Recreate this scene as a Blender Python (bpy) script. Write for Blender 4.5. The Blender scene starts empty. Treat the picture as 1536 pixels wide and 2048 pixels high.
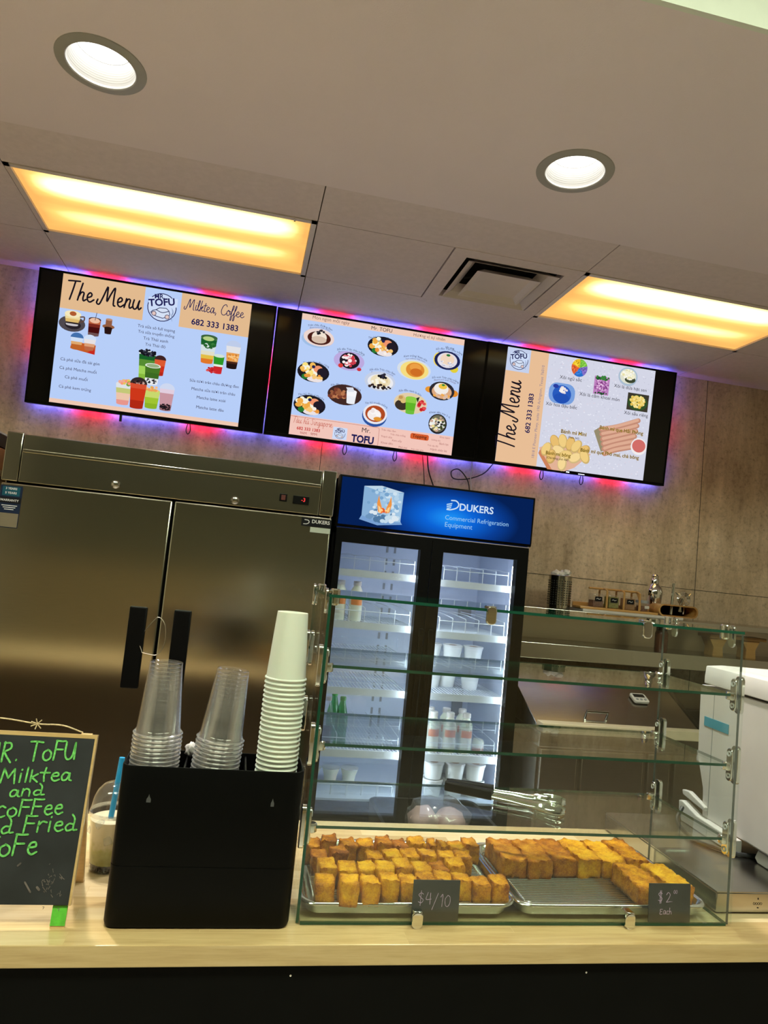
import bpy, bmesh, math, random
from mathutils import Vector, Matrix, noise
from math import sin, cos, pi, radians
S = bpy.context.scene
C = S.collection
# ---------------------------------------------------------------- camera
cam_d = bpy.data.cameras.new('camera'); cam = bpy.data.objects.new('camera', cam_d); C.objects.link(cam)
S.camera = cam
cam_d.sensor_fit = 'VERTICAL'; cam_d.sensor_height = 36.0; cam_d.lens = 1417.17/2048*36.0
cam_d.clip_start = 0.05; cam_d.clip_end = 60
_p, _r, _y = .0810676, .0987949, .1893295          # pitch up, roll, yaw to the right
_fw = Vector((sin(_y)*cos(_p), cos(_y)*cos(_p), sin(_p))); _rt = Vector((cos(_y), -sin(_y), 0)); _up = _rt.cross(_fw)
_r2 = cos(_r)*_rt + sin(_r)*_up; _u2 = -sin(_r)*_rt + cos(_r)*_up
cam.matrix_world = Matrix(((_r2.x, _u2.x, -_fw.x, 0), (_r2.y, _u2.y, -_fw.y, 0), (_r2.z, _u2.z, -_fw.z, 1.62), (0, 0, 0, 1)))
# ---------------------------------------------------------------- exposure, world, light levels
S.view_settings.view_transform = 'Standard'; S.view_settings.look = 'None'; S.view_settings.gamma = 1
S.view_settings.use_curve_mapping = False; S.view_settings.exposure = 0.0
S.cycles.transparent_max_bounces = 80; S.cycles.max_bounces = 14
S.cycles.caustics_reflective = False; S.cycles.caustics_refractive = False
W = bpy.data.worlds.new('world'); S.world = W; W.use_nodes = True
W.node_tree.nodes['Background'].inputs[0].default_value = (.9, .95, 1, 1); W.node_tree.nodes['Background'].inputs[1].default_value = 0.02
L_DOWN = 5.0       # recessed downlight lamps
W_DOWN = 15.0     # light thrown down by each recessed lamp, watts
L_SHOP = 25.0      # fluorescent panels over the customer side
L_TROFFER = 1.55   # amber ceiling panels
L_STRIP = 46.0     # red and blue strip behind the screens
L_FRIDGE = 22.0    # cooler's own tubes
# ---------------------------------------------------------------- helpers
def lin(c):
    c = [v/255 for v in c]
    return tuple((v/12.92 if v <= .04045 else ((v+.055)/1.055)**2.4) for v in c)
class N:                                             # tiny node-tree helper
    def __init__(s, name):
        s.m = bpy.data.materials.new(name); s.m.use_nodes = True; s.t = s.m.node_tree; s.t.nodes.clear()
        s.out = s.t.nodes.new('ShaderNodeOutputMaterial')
    def n(s, typ, **kw):
        nd = s.t.nodes.new('ShaderNode'+typ)
        for k, v in kw.items():
            if k in nd.inputs.keys(): s.put(nd.inputs[k], v)
            else: setattr(nd, k, v)
        return nd
    def put(s, sock, v):
        if isinstance(v, bpy.types.NodeSocket): s.t.links.new(v, sock)
        elif isinstance(v, bpy.types.Node): s.t.links.new(v.outputs[0], sock)
        else:
            if sock.type == 'RGBA' and hasattr(v, '__len__') and len(v) == 3: v = (*v, 1)
            sock.default_value = v
    def math(s, op, a, b=0.0, c=0.0):
        nd = s.t.nodes.new('ShaderNodeMath'); nd.operation = op
        for i, v in enumerate((a, b, c)): s.put(nd.inputs[i], v)
        return nd.outputs[0]
    def ramp(s, fac, stops):
        nd = s.t.nodes.new('ShaderNodeValToRGB'); s.put(nd.inputs[0], fac)
        e = nd.color_ramp.elements
        while len(e) < len(stops): e.new(.5)
        for el, (p, c) in zip(e, stops):
            el.position = p; el.color = (*c, 1) if len(c) == 3 else c
        return nd.outputs[0]
    def coord(s, scale=(1, 1, 1), kind='Object'):
        tc = s.t.nodes.new('ShaderNodeTexCoord'); mp = s.t.nodes.new('ShaderNodeMapping')
        mp.inputs['Scale'].default_value = scale; s.t.links.new(tc.outputs[kind], mp.inputs[0]); return mp.outputs[0]
    def surf(s, sh): s.t.links.new(sh.outputs[0] if isinstance(sh, bpy.types.Node) else sh, s.out.inputs[0]); return s.m
def pbr(name, col, rough=.5, metal=0., noise_amt=.06, nscale=18., bump=0., bscale=60., spec=.5, coat=0., aniso=0., arot=0., emit=None, estr=0., stretch=(1, 1, 1), trans=0., sub=0.):
    k = N(name)
    b = k.n('BsdfPrincipled', Roughness=rough, Metallic=metal)
    b.inputs['Specular IOR Level'].default_value = spec; b.inputs['Coat Weight'].default_value = coat
    b.inputs['Anisotropic'].default_value = aniso; b.inputs['Anisotropic Rotation'].default_value = arot
    b.inputs['Transmission Weight'].default_value = trans; b.inputs['Subsurface Weight'].default_value = sub
    if sub: b.inputs['Subsurface Scale'].default_value = .01
    co = k.coord(stretch)
    nz = k.n('TexNoise', Vector=co, Scale=nscale, Detail=4.0)
    lo = tuple(max(0, v*(1-noise_amt)) for v in col); hi = tuple(min(1, v*(1+noise_amt)) for v in col)
    k.put(b.inputs['Base Color'], k.ramp(nz.outputs[0], [(.3, lo), (.7, hi)]))
    if bump:
        n2 = k.n('TexNoise', Vector=co, Scale=bscale, Detail=3.0)
        bp = k.n('Bump', Strength=1.0, Distance=bump, Height=n2.outputs[0]); k.put(b.inputs['Normal'], bp)
    if emit:
        b.inputs['Emission Color'].default_value = (*emit, 1); b.inputs['Emission Strength'].default_value = estr
    return k.surf(b)
def emis(name, col, st):
    k = N(name); return k.surf(k.n('Emission', Color=col, Strength=st))
def pane(name, tint, refl=.04, rough=.0, haze=None, hz=0.):   # thin clear sheet: straight-through + Schlick reflection
    k = N(name)
    lw = k.n('LayerWeight', Blend=.5)
    p5 = k.math('POWER', lw.outputs['Facing'], 5.0)
    fac = k.math('ADD', k.math('MULTIPLY', p5, 1-refl), refl)
    base = k.n('BsdfTransparent', Color=tint)
    if haze:
        df = k.n('BsdfDiffuse', Color=haze); mx0 = k.n('MixShader')
        hf = k.math('ADD', k.math('MULTIPLY', k.math('POWER', lw.outputs['Facing'], 2.0), hz*2.5), hz)
        k.put(mx0.inputs[0], hf); k.put(mx0.inputs[1], base.outputs[0]); k.put(mx0.inputs[2], df.outputs[0]); base = mx0
    gl = k.n('BsdfGlossy', Color=(1, 1, 1, 1), Roughness=rough)
    mx = k.n('MixShader'); k.put(mx.inputs[0], fac); k.put(mx.inputs[1], base.outputs[0]); k.put(mx.inputs[2], gl.outputs[0])
    return k.surf(mx)
def rr(hx, hy, r, n=6, cx=0., cy=0.):
    pts = []
    for sx, sy, a0 in ((1, 1, 0), (-1, 1, 90), (-1, -1, 180), (1, -1, 270)):
        for i in range(n+1):
            a = radians(a0+90*i/n); pts.append((cx+sx*(hx-r)+r*cos(a), cy+sy*(hy-r)+r*sin(a)))
    return pts
def smooth_line(pts, k=6):
    if len(pts) < 3: return [Vector(p) for p in pts]
    P = [Vector(p) for p in pts]; P = [P[0]*2-P[1]]+P+[P[-1]*2-P[-2]]; out = []
    for i in range(1, len(P)-2):
        a, b, c, d = P[i-1:i+3]
        for j in range(k):
            t = j/k
            out.append(.5*((2*b)+(c-a)*t+(2*a-5*b+4*c-d)*t*t+(3*b-a-3*c+d)*t**3))
    out.append(P[-2]); return out
class MB:
    def __init__(s): s.v = []; s.f = []; s.m = []; s.nf = 0
    def add(s, vs, fs, mi=0):
        o = len(s.v); s.v += [tuple(v) for v in vs]; s.f += [tuple(i+o for i in f) for f in fs]; s.m += [mi]*len(fs); return s
    def box(s, x0, x1, y0, y1, z0, z1, mi=0):
        return s.add([(x0, y0, z0), (x1, y0, z0), (x1, y1, z0), (x0, y1, z0), (x0, y0, z1), (x1, y0, z1), (x1, y1, z1), (x0, y1, z1)],
                     [(3, 2, 1, 0), (4, 5, 6, 7), (0, 1, 5, 4), (1, 2, 6, 5), (2, 3, 7, 6), (3, 0, 4, 7)], mi)
    def loft(s, loops, mi=0, cap0=True, cap1=True, closed=True):
        n = len(loops[0]); vs = [p for l in loops for p in l]; fs = []
        for i in range(len(loops)-1):
            for j in range(n if closed else n-1):
                a = i*n+j; b = i*n+(j+1) % n; fs.append((a, b, b+n, a+n))
        if cap0: fs.append(tuple(reversed(range(n))))
        if cap1: fs.append(tuple(range((len(loops)-1)*n, len(loops)*n)))
        return s.add(vs, fs, mi)
    def lathe(s, prof, c=(0, 0, 0), n=24, mi=0, cap0=False, cap1=False, axis='Z', tilt=None):
        loops = []
        for r, z in prof:
            l = []
            for i in range(n):
                a = 2*pi*i/n; x, y = r*cos(a), r*sin(a)
                p = (x, y, z) if axis == 'Z' else ((x, -z, y) if axis == 'Y' else (z, x, y))
                l.append((p[0]+c[0], p[1]+c[1], p[2]+c[2]))
            loops.append(l)
        return s.loft(loops, mi, cap0, cap1)
    def tube(s, pts, r, n=6, mi=0, smooth=0, closed=False):
        P = smooth_line(pts, smooth) if smooth else [Vector(p) for p in pts]
        rs = r if hasattr(r, '__len__') else [r]*len(P); loops = []; prev = None
        for i, p in enumerate(P):
            if closed: t = (P[(i+1) % len(P)]-P[i-1]).normalized()
            else: t = (P[min(i+1, len(P)-1)]-P[max(i-1, 0)]).normalized()
            if prev is None:
                u = t.cross(Vector((0, 0, 1))) if abs(t.z) < .9 else t.cross(Vector((1, 0, 0)))
            else: u = prev-t*prev.dot(t)
            u.normalize(); prev = u; w = t.cross(u)
            loops.append([p+(u*cos(2*pi*k/n)+w*sin(2*pi*k/n))*rs[i if len(rs) == len(P) else 0] for k in range(n)])
        if closed: loops.append(loops[0])
        return s.loft(loops, mi, not closed, not closed)
    def prism(s, poly, y0, y1, mi=0):                  # polygon in (x,z), extruded along y
        n = len(poly)
        a = [(p[0], y0, p[1]) for p in poly]; b = [(p[0], y1, p[1]) for p in poly]
        return s.loft([a, b], mi)
    def prismx(s, poly, x0, x1, mi=0):                 # polygon in (y,z), extruded along x
        return s.loft([[(x0, p[0], p[1]) for p in poly], [(x1, p[0], p[1]) for p in poly]], mi)
    def prismz(s, poly, z0, z1, mi=0):
        return s.loft([[(p[0], p[1], z0) for p in poly], [(p[0], p[1], z1) for p in poly]], mi)
    def ribbon(s, pts, w, f, mi=0, sm=5):              # flat stroke of width w; f maps (x,y)->3D
        P = smooth_line([(p[0], p[1], 0) for p in pts], sm); n = len(P); vs = []; fs = []
        for i, p in enumerate(P):
            t = (P[min(i+1, n-1)]-P[max(i-1, 0)]);
            t = t.normalized() if t.length > 1e-9 else Vector((1, 0, 0)); q = Vector((-t.y, t.x, 0))*w/2
            vs += [f(*(p+q)[:2]), f(*(p-q)[:2])]
        for i in range(n-1): fs.append((2*i, 2*i+1, 2*i+3, 2*i+2))
        s.add(vs, fs, mi)
        for p in (P[0], P[-1]):
            s.add([f(p.x+w/2*cos(2*pi*k/8), p.y+w/2*sin(2*pi*k/8)) for k in range(8)], [tuple(range(8))], mi)
        return s
    def xf(s, M, start=0):
        s.v[start:] = [tuple(M @ Vector(v)) for v in s.v[start:]]; return s
    def mesh(s, name, mats, bevel=0., seg=2, smooth=True, ang=35, weld=False):
        me = bpy.data.meshes.new(name); me.from_pydata(s.v, [], s.f)
        for m in mats: me.materials.append(m)
        for p, i in zip(me.polygons, s.m): p.material_index = i
        bm = bmesh.new(); bm.from_mesh(me)
        if weld: bmesh.ops.remove_doubles(bm, verts=bm.verts, dist=1e-5)
        bmesh.ops.recalc_face_normals(bm, faces=bm.faces)
        if bevel:
            es = [e for e in bm.edges if len(e.link_faces) == 2 and e.calc_face_angle(0) > radians(40)]
            bmesh.ops.bevel(bm, geom=es, offset=bevel, segments=seg, profile=.5, affect='EDGES', clamp_overlap=True)
        bm.to_mesh(me); bm.free()
        if bevel: ang = min(ang, 20)
        if smooth:
            for p in me.polygons: p.use_smooth = True
            me.set_sharp_from_angle(angle=radians(ang))
        return me
    def build(s, name, mats, parent=None, loc=None, **kw):
        if not isinstance(mats, (list, tuple)): mats = [mats]
        o = bpy.data.objects.new(name, s.mesh(name, mats, **kw)); C.objects.link(o)
        if parent: o.parent = parent
        if loc: o.location = loc
        return o
def tag(o, label, cat, group=None, kind=None):
    if label: o['label'] = label
    if cat: o['category'] = cat
    if group: o['group'] = group
    if kind: o['kind'] = kind
    return o
def thing(name, label, cat, loc=(0, 0, 0), rz=0., group=None, rx=0.):
    o = bpy.data.objects.new(name, None); C.objects.link(o); o.empty_display_size = .05
    o.location = loc; o.rotation_euler = (rx, 0, rz); return tag(o, label, cat, group)
def struct(name, mb, m, **kw):
    o = mb.build(name, m, **kw); o['kind'] = 'structure'; return o
def copy_tree(o, loc=None, rz=None, label=None, parent=None):
    c = o.copy(); C.objects.link(c)
    if parent is not None: c.parent = parent
    if loc is not None: c.location = loc
    if rz is not None: c.rotation_euler = (c.rotation_euler[0], c.rotation_euler[1], rz)
    if label: c['label'] = label
    for ch in o.children: copy_tree(ch, parent=c)
    return c
ORD = ['topmost', 'second', 'third', 'fourth', 'fifth', 'sixth', 'seventh', 'eighth', 'ninth', 'tenth', 'eleventh', 'twelfth', 'thirteenth', 'fourteenth',
       'fifteenth', 'sixteenth', 'seventeenth', 'eighteenth', 'nineteenth', 'twentieth', 'twenty-first', 'twenty-second', 'twenty-third', 'twenty-fourth', 'twenty-fifth', 'twenty-sixth']
_fc = {}
def glyphs(text, bold=0.):
    key = (text, bold)
    if key not in _fc:
        cu = bpy.data.curves.new('lettering', 'FONT'); cu.body = text; cu.size = 1; cu.offset = bold; cu.resolution_u = 3
        ob = bpy.data.objects.new('lettering', cu); C.objects.link(ob)
        dg = bpy.context.evaluated_depsgraph_get(); me = bpy.data.meshes.new_from_object(ob.evaluated_get(dg))
        _fc[key] = ([tuple(v.co) for v in me.vertices], [tuple(p.vertices) for p in me.polygons])
        bpy.data.objects.remove(ob); bpy.data.curves.remove(cu); bpy.data.meshes.remove(me)
    return _fc[key]
def text2d(text, x0, x1, y0, y1=None, bold=0., arc=0., height=None, serif=False):  # baseline runs (x0,y0)->(x1,y1); y up
    v, f = glyphs(text, bold)
    if y1 is None: y1 = y0
    a = min(p[0] for p in v); b = max(p[0] for p in v); L = math.hypot(x1-x0, y1-y0); k = L/(b-a)
    ky = k if height is None else height/.7
    ux, uy = (x1-x0)/L, (y1-y0)/L; out = []
    for p in v:
        s_ = (p[0]-a)*k; t_ = p[1]*ky
        if arc:
            q = 2*s_/L-1; t_ -= arc*q*q
        out.append((x0+ux*s_-uy*t_, y0+uy*s_+ux*t_))
    return out, f
SCRIPT = {'T': (1.15, [[(.1, 1.95), (.6, 2.0), (1.35, 2.05)], [(.85, 2.0), (.65, 1.0), (.4, -.05)]]),
 'h': (1.0, [[(.5, 1.9), (.28, .9), (.1, 0)], [(.15, .35), (.45, .9), (.72, .85), (.66, .3), (.75, .02), (1.0, .2)]]),
 'e': (.82, [[(.1, .42), (.5, .6), (.58, .85), (.38, 1.0), (.14, .7), (.16, .2), (.45, .0), (.85, .3)]]),
 'M': (1.95, [[(-.1, .45), (-.2, .05), (.1, -.05), (.45, .8), (.85, 1.95), (.88, 1.2), (.9, .35), (1.25, 1.2), (1.65, 1.95), (1.62, 1.0), (1.62, .1), (1.8, -.02)]]),
 'n': (.92, [[(.22, 1.0), (.15, .5), (.05, 0)], [(.1, .4), (.4, .95), (.65, .88), (.58, .3), (.68, .02), (.95, .22)]]),
 'u': (1.0, [[(.15, 1.0), (.06, .4), (.2, .02), (.5, .15), (.7, .9)], [(.75, 1.0), (.66, .4), (.76, .02), (1.0, .25)]]),
 'i': (.45, [[(.2, 1), (.1, .4), (.2, .02), (.48, .25)], [(.3, 1.38), (.31, 1.42)]]),
 'l': (.45, [[(.05, .3), (.4, 1.5), (.36, 1.95), (.2, 1.5), (.1, .4), (.25, .0), (.48, .25)]]),
 'k': (.8, [[(.4, 1.95), (.2, .9), (.1, 0)], [(.15, .45), (.6, .95), (.55, .65), (.25, .5)], [(.3, .5), (.5, .1), (.8, .15)]]),
 't': (.5, [[(.35, 1.6), (.15, .5), (.2, .02), (.5, .2)], [(-.05, 1.12), (.6, 1.2)]]),
 'a': (.95, [[(.7, .85), (.4, 1.0), (.1, .6), (.15, .05), (.45, .15), (.7, .9)], [(.72, .95), (.65, .3), (.75, .02), (1.0, .25)]]),
 ',': (.55, [[(.2, .1), (.1, -.3)]]), ' ': (.55, []),
 'C': (1.15, [[(1.2, 1.6), (1.0, 1.95), (.5, 1.7), (.15, .8), (.3, .1), (.8, .0), (1.2, .4)]]),
 'o': (.85, [[(.4, 1.0), (.1, .6), (.2, .05), (.55, .1), (.7, .6), (.45, 1.0), (.5, .8), (.9, .8)]]),
 'f': (.55, [[(.0, .3), (.5, 1.4), (.58, 1.95), (.4, 1.8), (.2, .6), (.0, -.75), (.2, -.65), (.3, .0), (.6, .3)]]),
 'S': (1.1, [[(1.0, 1.7), (.7, 1.95), (.4, 1.6), (.7, 1.0), (.7, .3), (.3, 0), (0, .3)]]),
 'g': (.9, [[(.7, .85), (.4, 1.0), (.1, .6), (.15, .05), (.45, .15), (.7, .9)], [(.7, .95), (.6, -.4), (.3, -.8), (.2, -.5), (.9, .2)]]),
 'p': (.85, [[(.2, 1.0), (.05, -.8)], [(.15, .5), (.45, 1.0), (.7, .6), (.5, .05), (.15, .15)]]),
 'r': (.7, [[(.1, .8), (.3, 1.0), (.35, .88), (.6, .9), (.5, .3), (.58, .02), (.75, .25)]])}
SCRIPT['\u00e0'] = (.95, SCRIPT['a'][1]+[[(.3, 1.65), (.55, 1.3)]])
SCRIPT['\u0169'] = (1.0, SCRIPT['u'][1]+[[(.1, 1.35), (.3, 1.5), (.5, 1.4), (.7, 1.55)]])
CHALK = {'M': (.85, [[(0, 0), (.1, 1)], [(.1, 1), (.35, .35)], [(.35, .35), (.62, 1)], [(.62, 1), (.7, 0)]]),
 'R': (.7, [[(.05, 0), (.08, 1)], [(.05, .95), (.4, .95), (.45, .7), (.1, .5)], [(.12, .5), (.3, .25), (.55, -.02)]]),
 '.': (.4, [[(.15, .05), (.16, .08)]]), ' ': (.42, []),
 'T': (.75, [[(0, .98), (.35, 1.0), (.7, .97)], [(.35, 1), (.32, .5), (.3, 0)]]),
 'o': (.62, [[(.3, .55), (.08, .4), (.08, .12), (.28, .0), (.48, .15), (.48, .42), (.28, .56)]]),
 'F': (.65, [[(.1, 1), (.08, .5), (.05, 0)], [(.08, 1), (.35, .98), (.6, 1)], [(.08, .55), (.3, .55), (.5, .56)]]),
 'u': (.7, [[(.02, .9), (.02, .3), (.2, .02), (.45, .2), (.55, .9)], [(.55, .9), (.58, .05)]]),
 'i': (.3, [[(.12, .6), (.1, .0)], [(.14, .85), (.15, .88)]]), 'l': (.28, [[(.14, 1), (.1, 0)]]),
 'k': (.5, [[(.08, .8), (.06, 0)], [(.4, .55), (.1, .3)], [(.12, .3), (.42, .0)]]),
 't': (.55, [[(.28, .95), (.22, .4), (.26, .02)], [(.02, .6), (.5, .62)]]),
 'e': (.55, [[(.08, .32), (.4, .38), (.35, .58), (.14, .5), (.08, .18), (.25, .0), (.48, .12)]]),
 'a': (.6, [[(.42, .5), (.2, .56), (.05, .3), (.1, .03), (.3, .08), (.42, .48)], [(.44, .52), (.44, .1), (.55, .02)]]),
 'n': (.6, [[(.08, .58), (.05, 0)], [(.07, .4), (.25, .6), (.42, .45), (.43, .0)]]),
 'd': (.62, [[(.42, .4), (.2, .42), (.05, .2), (.15, .0), (.4, .1)], [(.3, .98), (.44, .7), (.42, .1), (.6, .08)]]),
 'C': (.6, [[(.5, .6), (.3, .68), (.08, .4), (.1, .1), (.3, .0), (.52, .1)]]),
 'r': (.5, [[(.08, .62), (.05, 0)], [(.07, .38), (.25, .62), (.45, .58)]]),
 '$': (.7, [[(.5, .8), (.3, .9), (.1, .75), (.3, .52), (.5, .35), (.35, .12), (.08, .2)], [(.3, 1.08), (.26, -.1)]]),
 '4': (.6, [[(.2, .95), (.05, .4), (.5, .42)], [(.42, .9), (.4, 0)]]), '/': (.55, [[(.5, 1.05), (.05, -.15)]]),
 '1': (.35, [[(.02, .75), (.2, .95), (.16, 0)]]), '0': (.6, [[(.3, .9), (.08, .6), (.1, .15), (.3, .0), (.5, .3), (.48, .75), (.28, .9)]]),
 '2': (.6, [[(.05, .7), (.25, .92), (.45, .7), (.3, .35), (.05, .02)], [(.05, .02), (.55, .08)]]),
 'E': (.6, [[(.5, .75), (.12, .72), (.1, .4), (.05, 0), (.45, .02)], [(.1, .4), (.4, .42)]]),
 'c': (.45, [[(.38, .45), (.15, .5), (.06, .2), (.2, .0), (.4, .08)]]), 'h': (.5, [[(.12, .95), (.06, 0)], [(.08, .35), (.28, .5), (.36, .3), (.4, .02)]])}
def strokes(mb, text, font, x0, x1, yb, f, w, hscale=1., mi=0, y1=None, xsc=None):   # lettering along a baseline, scaled to the width
    tot = sum(font[c][0] for c in text); k = (x1-x0)/tot if xsc is None else xsc; x = x0; dy = 0 if y1 is None else (y1-yb)/(x1-x0)
    for c in text:
        adv, ls = font[c]
        for l in ls: mb.ribbon([(x+p[0]*k, yb+(x-x0)*dy+p[1]*k*hscale) for p in l], w, f, mi)
        x += adv*k
class Paint:                                           # flat coloured shapes on a lit screen; x right, y down, metres from its top-left corner
    def __init__(s, base=.0012, step=.00005): s.v = []; s.f = []; s.c = []; s.d = base; s.st = step
    def poly(s, pts, col, faces=None):
        s.d += s.st; o = len(s.v); s.v += [(p[0], p[1], s.d) for p in pts]
        fs = faces or [tuple(range(len(pts)))]
        s.f += [tuple(i+o for i in f) for f in fs]; s.c += [col]*len(fs); return s
    def rect(s, x0, y0, x1, y1, col): return s.poly([(x0, y0), (x1, y0), (x1, y1), (x0, y1)], col)
    def ell(s, cx, cy, rx, ry, col, a0=0, a1=360, n=24):
        return s.poly([(cx+rx*cos(radians(a0+(a1-a0)*i/n)), cy+ry*sin(radians(a0+(a1-a0)*i/n))) for i in range(n+(0 if a1-a0 == 360 else 1))], col)
    def dots(s, seed, n, cx, cy, rx, ry, r, cols):
        R = random.Random(seed); st = s.st; s.d += st; s.st = st/20
        for i in range(n):
            a = R.uniform(0, 2*pi); q = math.sqrt(R.random()); rr_ = r*R.uniform(.7, 1.3)
            s.ell(cx+rx*q*cos(a), cy+ry*q*sin(a), rr_, rr_*R.uniform(.7, 1), R.choice(cols), n=8)
        s.st = st; return s
    def cup(s, cx, y0, y1, w0, w1, bands, lid=None, rim=None):
        for i, (t, col) in enumerate(bands):
            t1 = bands[i+1][0] if i+1 < len(bands) else 1.
            ya, yb = y0+(y1-y0)*t, y0+(y1-y0)*t1; wa, wb = w0+(w1-w0)*t, w0+(w1-w0)*t1
            s.poly([(cx-wa/2, ya), (cx+wa/2, ya), (cx+wb/2, yb), (cx-wb/2, yb)], col)
            s.ell(cx, yb, wb/2, wb*.1, col)
        s.ell(cx, y0, w0/2, w0*.16, rim or bands[0][1])
        if lid: s.ell(cx, y0, w0*.52, w0*.42, lid, 180, 360)
        return s
    def text(s, t, x0, x1, y, col, bold=.0, arc=0., y1=None, height=None):
        v, f = text2d(t, x0, x1, -y, None if y1 is None else -y1, bold, arc, height); return s.poly([(a, -b) for a, b in v], col, f)
    def strokes(s, t, font, x0, x1, y, w, col, hs=1., tr=None):
        mb = MB(); strokes(mb, t, font, x0, x1, 0, (lambda a, b: (a, b, 0)), w, hs)
        return s.poly([((p[0], y-p[1]) if tr is None else tr(p[0], p[1])) for p in mb.v], col, mb.f)
    def line(s, pts, w, col, sm=1):
        mb = MB(); mb.ribbon(pts, w, (lambda a, b: (a, b, 0)), 0, sm); return s.poly([p[:2] for p in mb.v], col, mb.f)
    def build(s, name, parent, org, mat, label=None):   # org = (x, y, z) of the top-left corner, facing -y
        me = bpy.data.meshes.new(name); me.from_pydata([(org[0]+x, org[1]-d, org[2]-y) for x, y, d in s.v], [], s.f)
        at = me.color_attributes.new('ink', 'FLOAT_COLOR', 'CORNER'); i = 0
        for p, c in zip(me.polygons, s.c):
            l = (*lin(c), 1)
            for _ in p.vertices: at.data[i].color = l; i += 1
        me.materials.append(mat); o = bpy.data.objects.new(name, me); C.objects.link(o); o.parent = parent
        if label: o['label'] = label
        return o
# ---------------------------------------------------------------- materials
def wall_mat():
    k = N('concrete_panel'); b = k.n('BsdfPrincipled', Roughness=.72)
    co = k.coord(); st = k.coord((1.6, 1.6, .45))
    n1 = k.n('TexNoise', Vector=st, Scale=5.0, Detail=8.0, Roughness=.65); n2 = k.n('TexNoise', Vector=co, Scale=45.0, Detail=6.0, Roughness=.7)
    n3 = k.n('TexNoise', Vector=co, Scale=1.3, Detail=3.0)
    c1 = k.ramp(n1.outputs[0], [(.25, (.35, .255, .17)), (.45, (.58, .445, .31)), (.62, (.74, .585, .43)), (.8, (.87, .73, .57))])
    c2 = k.ramp(n2.outputs[0], [(.30, (.64, .61, .58)), (.46, (.96, .95, .94)), (.62, (1.05, 1.04, 1.02)), (.75, (1.3, 1.28, 1.22))])
    c3 = k.ramp(n3.outputs[0], [(.3, (.85, .85, .86)), (.7, (1.12, 1.1, 1.08))])
    m1 = k.n('MixRGB', blend_type='MULTIPLY'); k.put(m1.inputs[0], 1.0); k.put(m1.inputs[1], c1); k.put(m1.inputs[2], c2)
    m2 = k.n('MixRGB', blend_type='MULTIPLY'); k.put(m2.inputs[0], 1.0); k.put(m2.inputs[1], m1.outputs[0]); k.put(m2.inputs[2], c3)
    k.put(b.inputs['Base Color'], m2.outputs[0])
    bp = k.n('Bump', Strength=.5, Distance=.002, Height=n2.outputs[0]); k.put(b.inputs['Normal'], bp)
    return k.surf(b)
def wood_mat(name, cols, stave=.045, length=.62, rough=.32):
    k = N(name); b = k.n('BsdfPrincipled', Roughness=rough); b.inputs['Coat Weight'].default_value = .25; b.inputs['Coat Roughness'].default_value = .15
    co = k.coord()
    br = k.n('TexBrick', Vector=co, Scale=1.0); br.offset = .37; br.squash = 1
    br.inputs['Color1'].default_value = (0, 0, 0, 1); br.inputs['Color2'].default_value = (1, 1, 1, 1); br.inputs['Mortar'].default_value = (.35, .35, .35, 1)
    br.inputs['Mortar Size'].default_value = .0005; br.inputs['Brick Width'].default_value = length; br.inputs['Row Height'].default_value = stave
    br.inputs['Bias'].default_value = 0
    st = k.coord((1.2, 16, 16)); add = k.n('VectorMath', operation='ADD'); k.put(add.inputs[0], st); k.put(add.inputs[1], br.outputs[0])
    n1 = k.n('TexNoise', Vector=add.outputs[0], Scale=4.0, Detail=6.0, Roughness=.6, Distortion=.6)
    n2 = k.n('TexNoise', Vector=k.coord((3, 60, 60)), Scale=6.0, Detail=3.0)
    v = k.math('ADD', k.math('MULTIPLY', br.outputs[0], .42), k.math('ADD', k.math('MULTIPLY', n1.outputs[0], .5), k.math('MULTIPLY', n2.outputs[0], .16)))
    k.put(b.inputs['Base Color'], k.ramp(v, [(.2, cols[0]), (.48, cols[1]), (.8, cols[2])]))
    return k.surf(b)
def steel_mat(name, col, rough, aniso=.0, arot=0., wav=0., wsc=3., grain=(1, 1, 60)):
    k = N(name); b = k.n('BsdfPrincipled', Metallic=1.0, Roughness=rough); b.inputs['Anisotropic'].default_value = aniso; b.inputs['Anisotropic Rotation'].default_value = arot
    g = k.n('TexNoise', Vector=k.coord(grain), Scale=14.0, Detail=3.0)
    k.put(b.inputs['Base Color'], k.ramp(g.outputs[0], [(.25, tuple(v*.93 for v in col)), (.75, tuple(v*1.05 for v in col))]))
    if wav:
        n = k.n('TexNoise', Vector=k.coord((1, 1, .55)), Scale=wsc, Detail=1.0); bp = k.n('Bump', Strength=1.0, Distance=wav, Height=n.outputs[0]); k.put(b.inputs['Normal'], bp)
    return k.surf(b)
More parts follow.
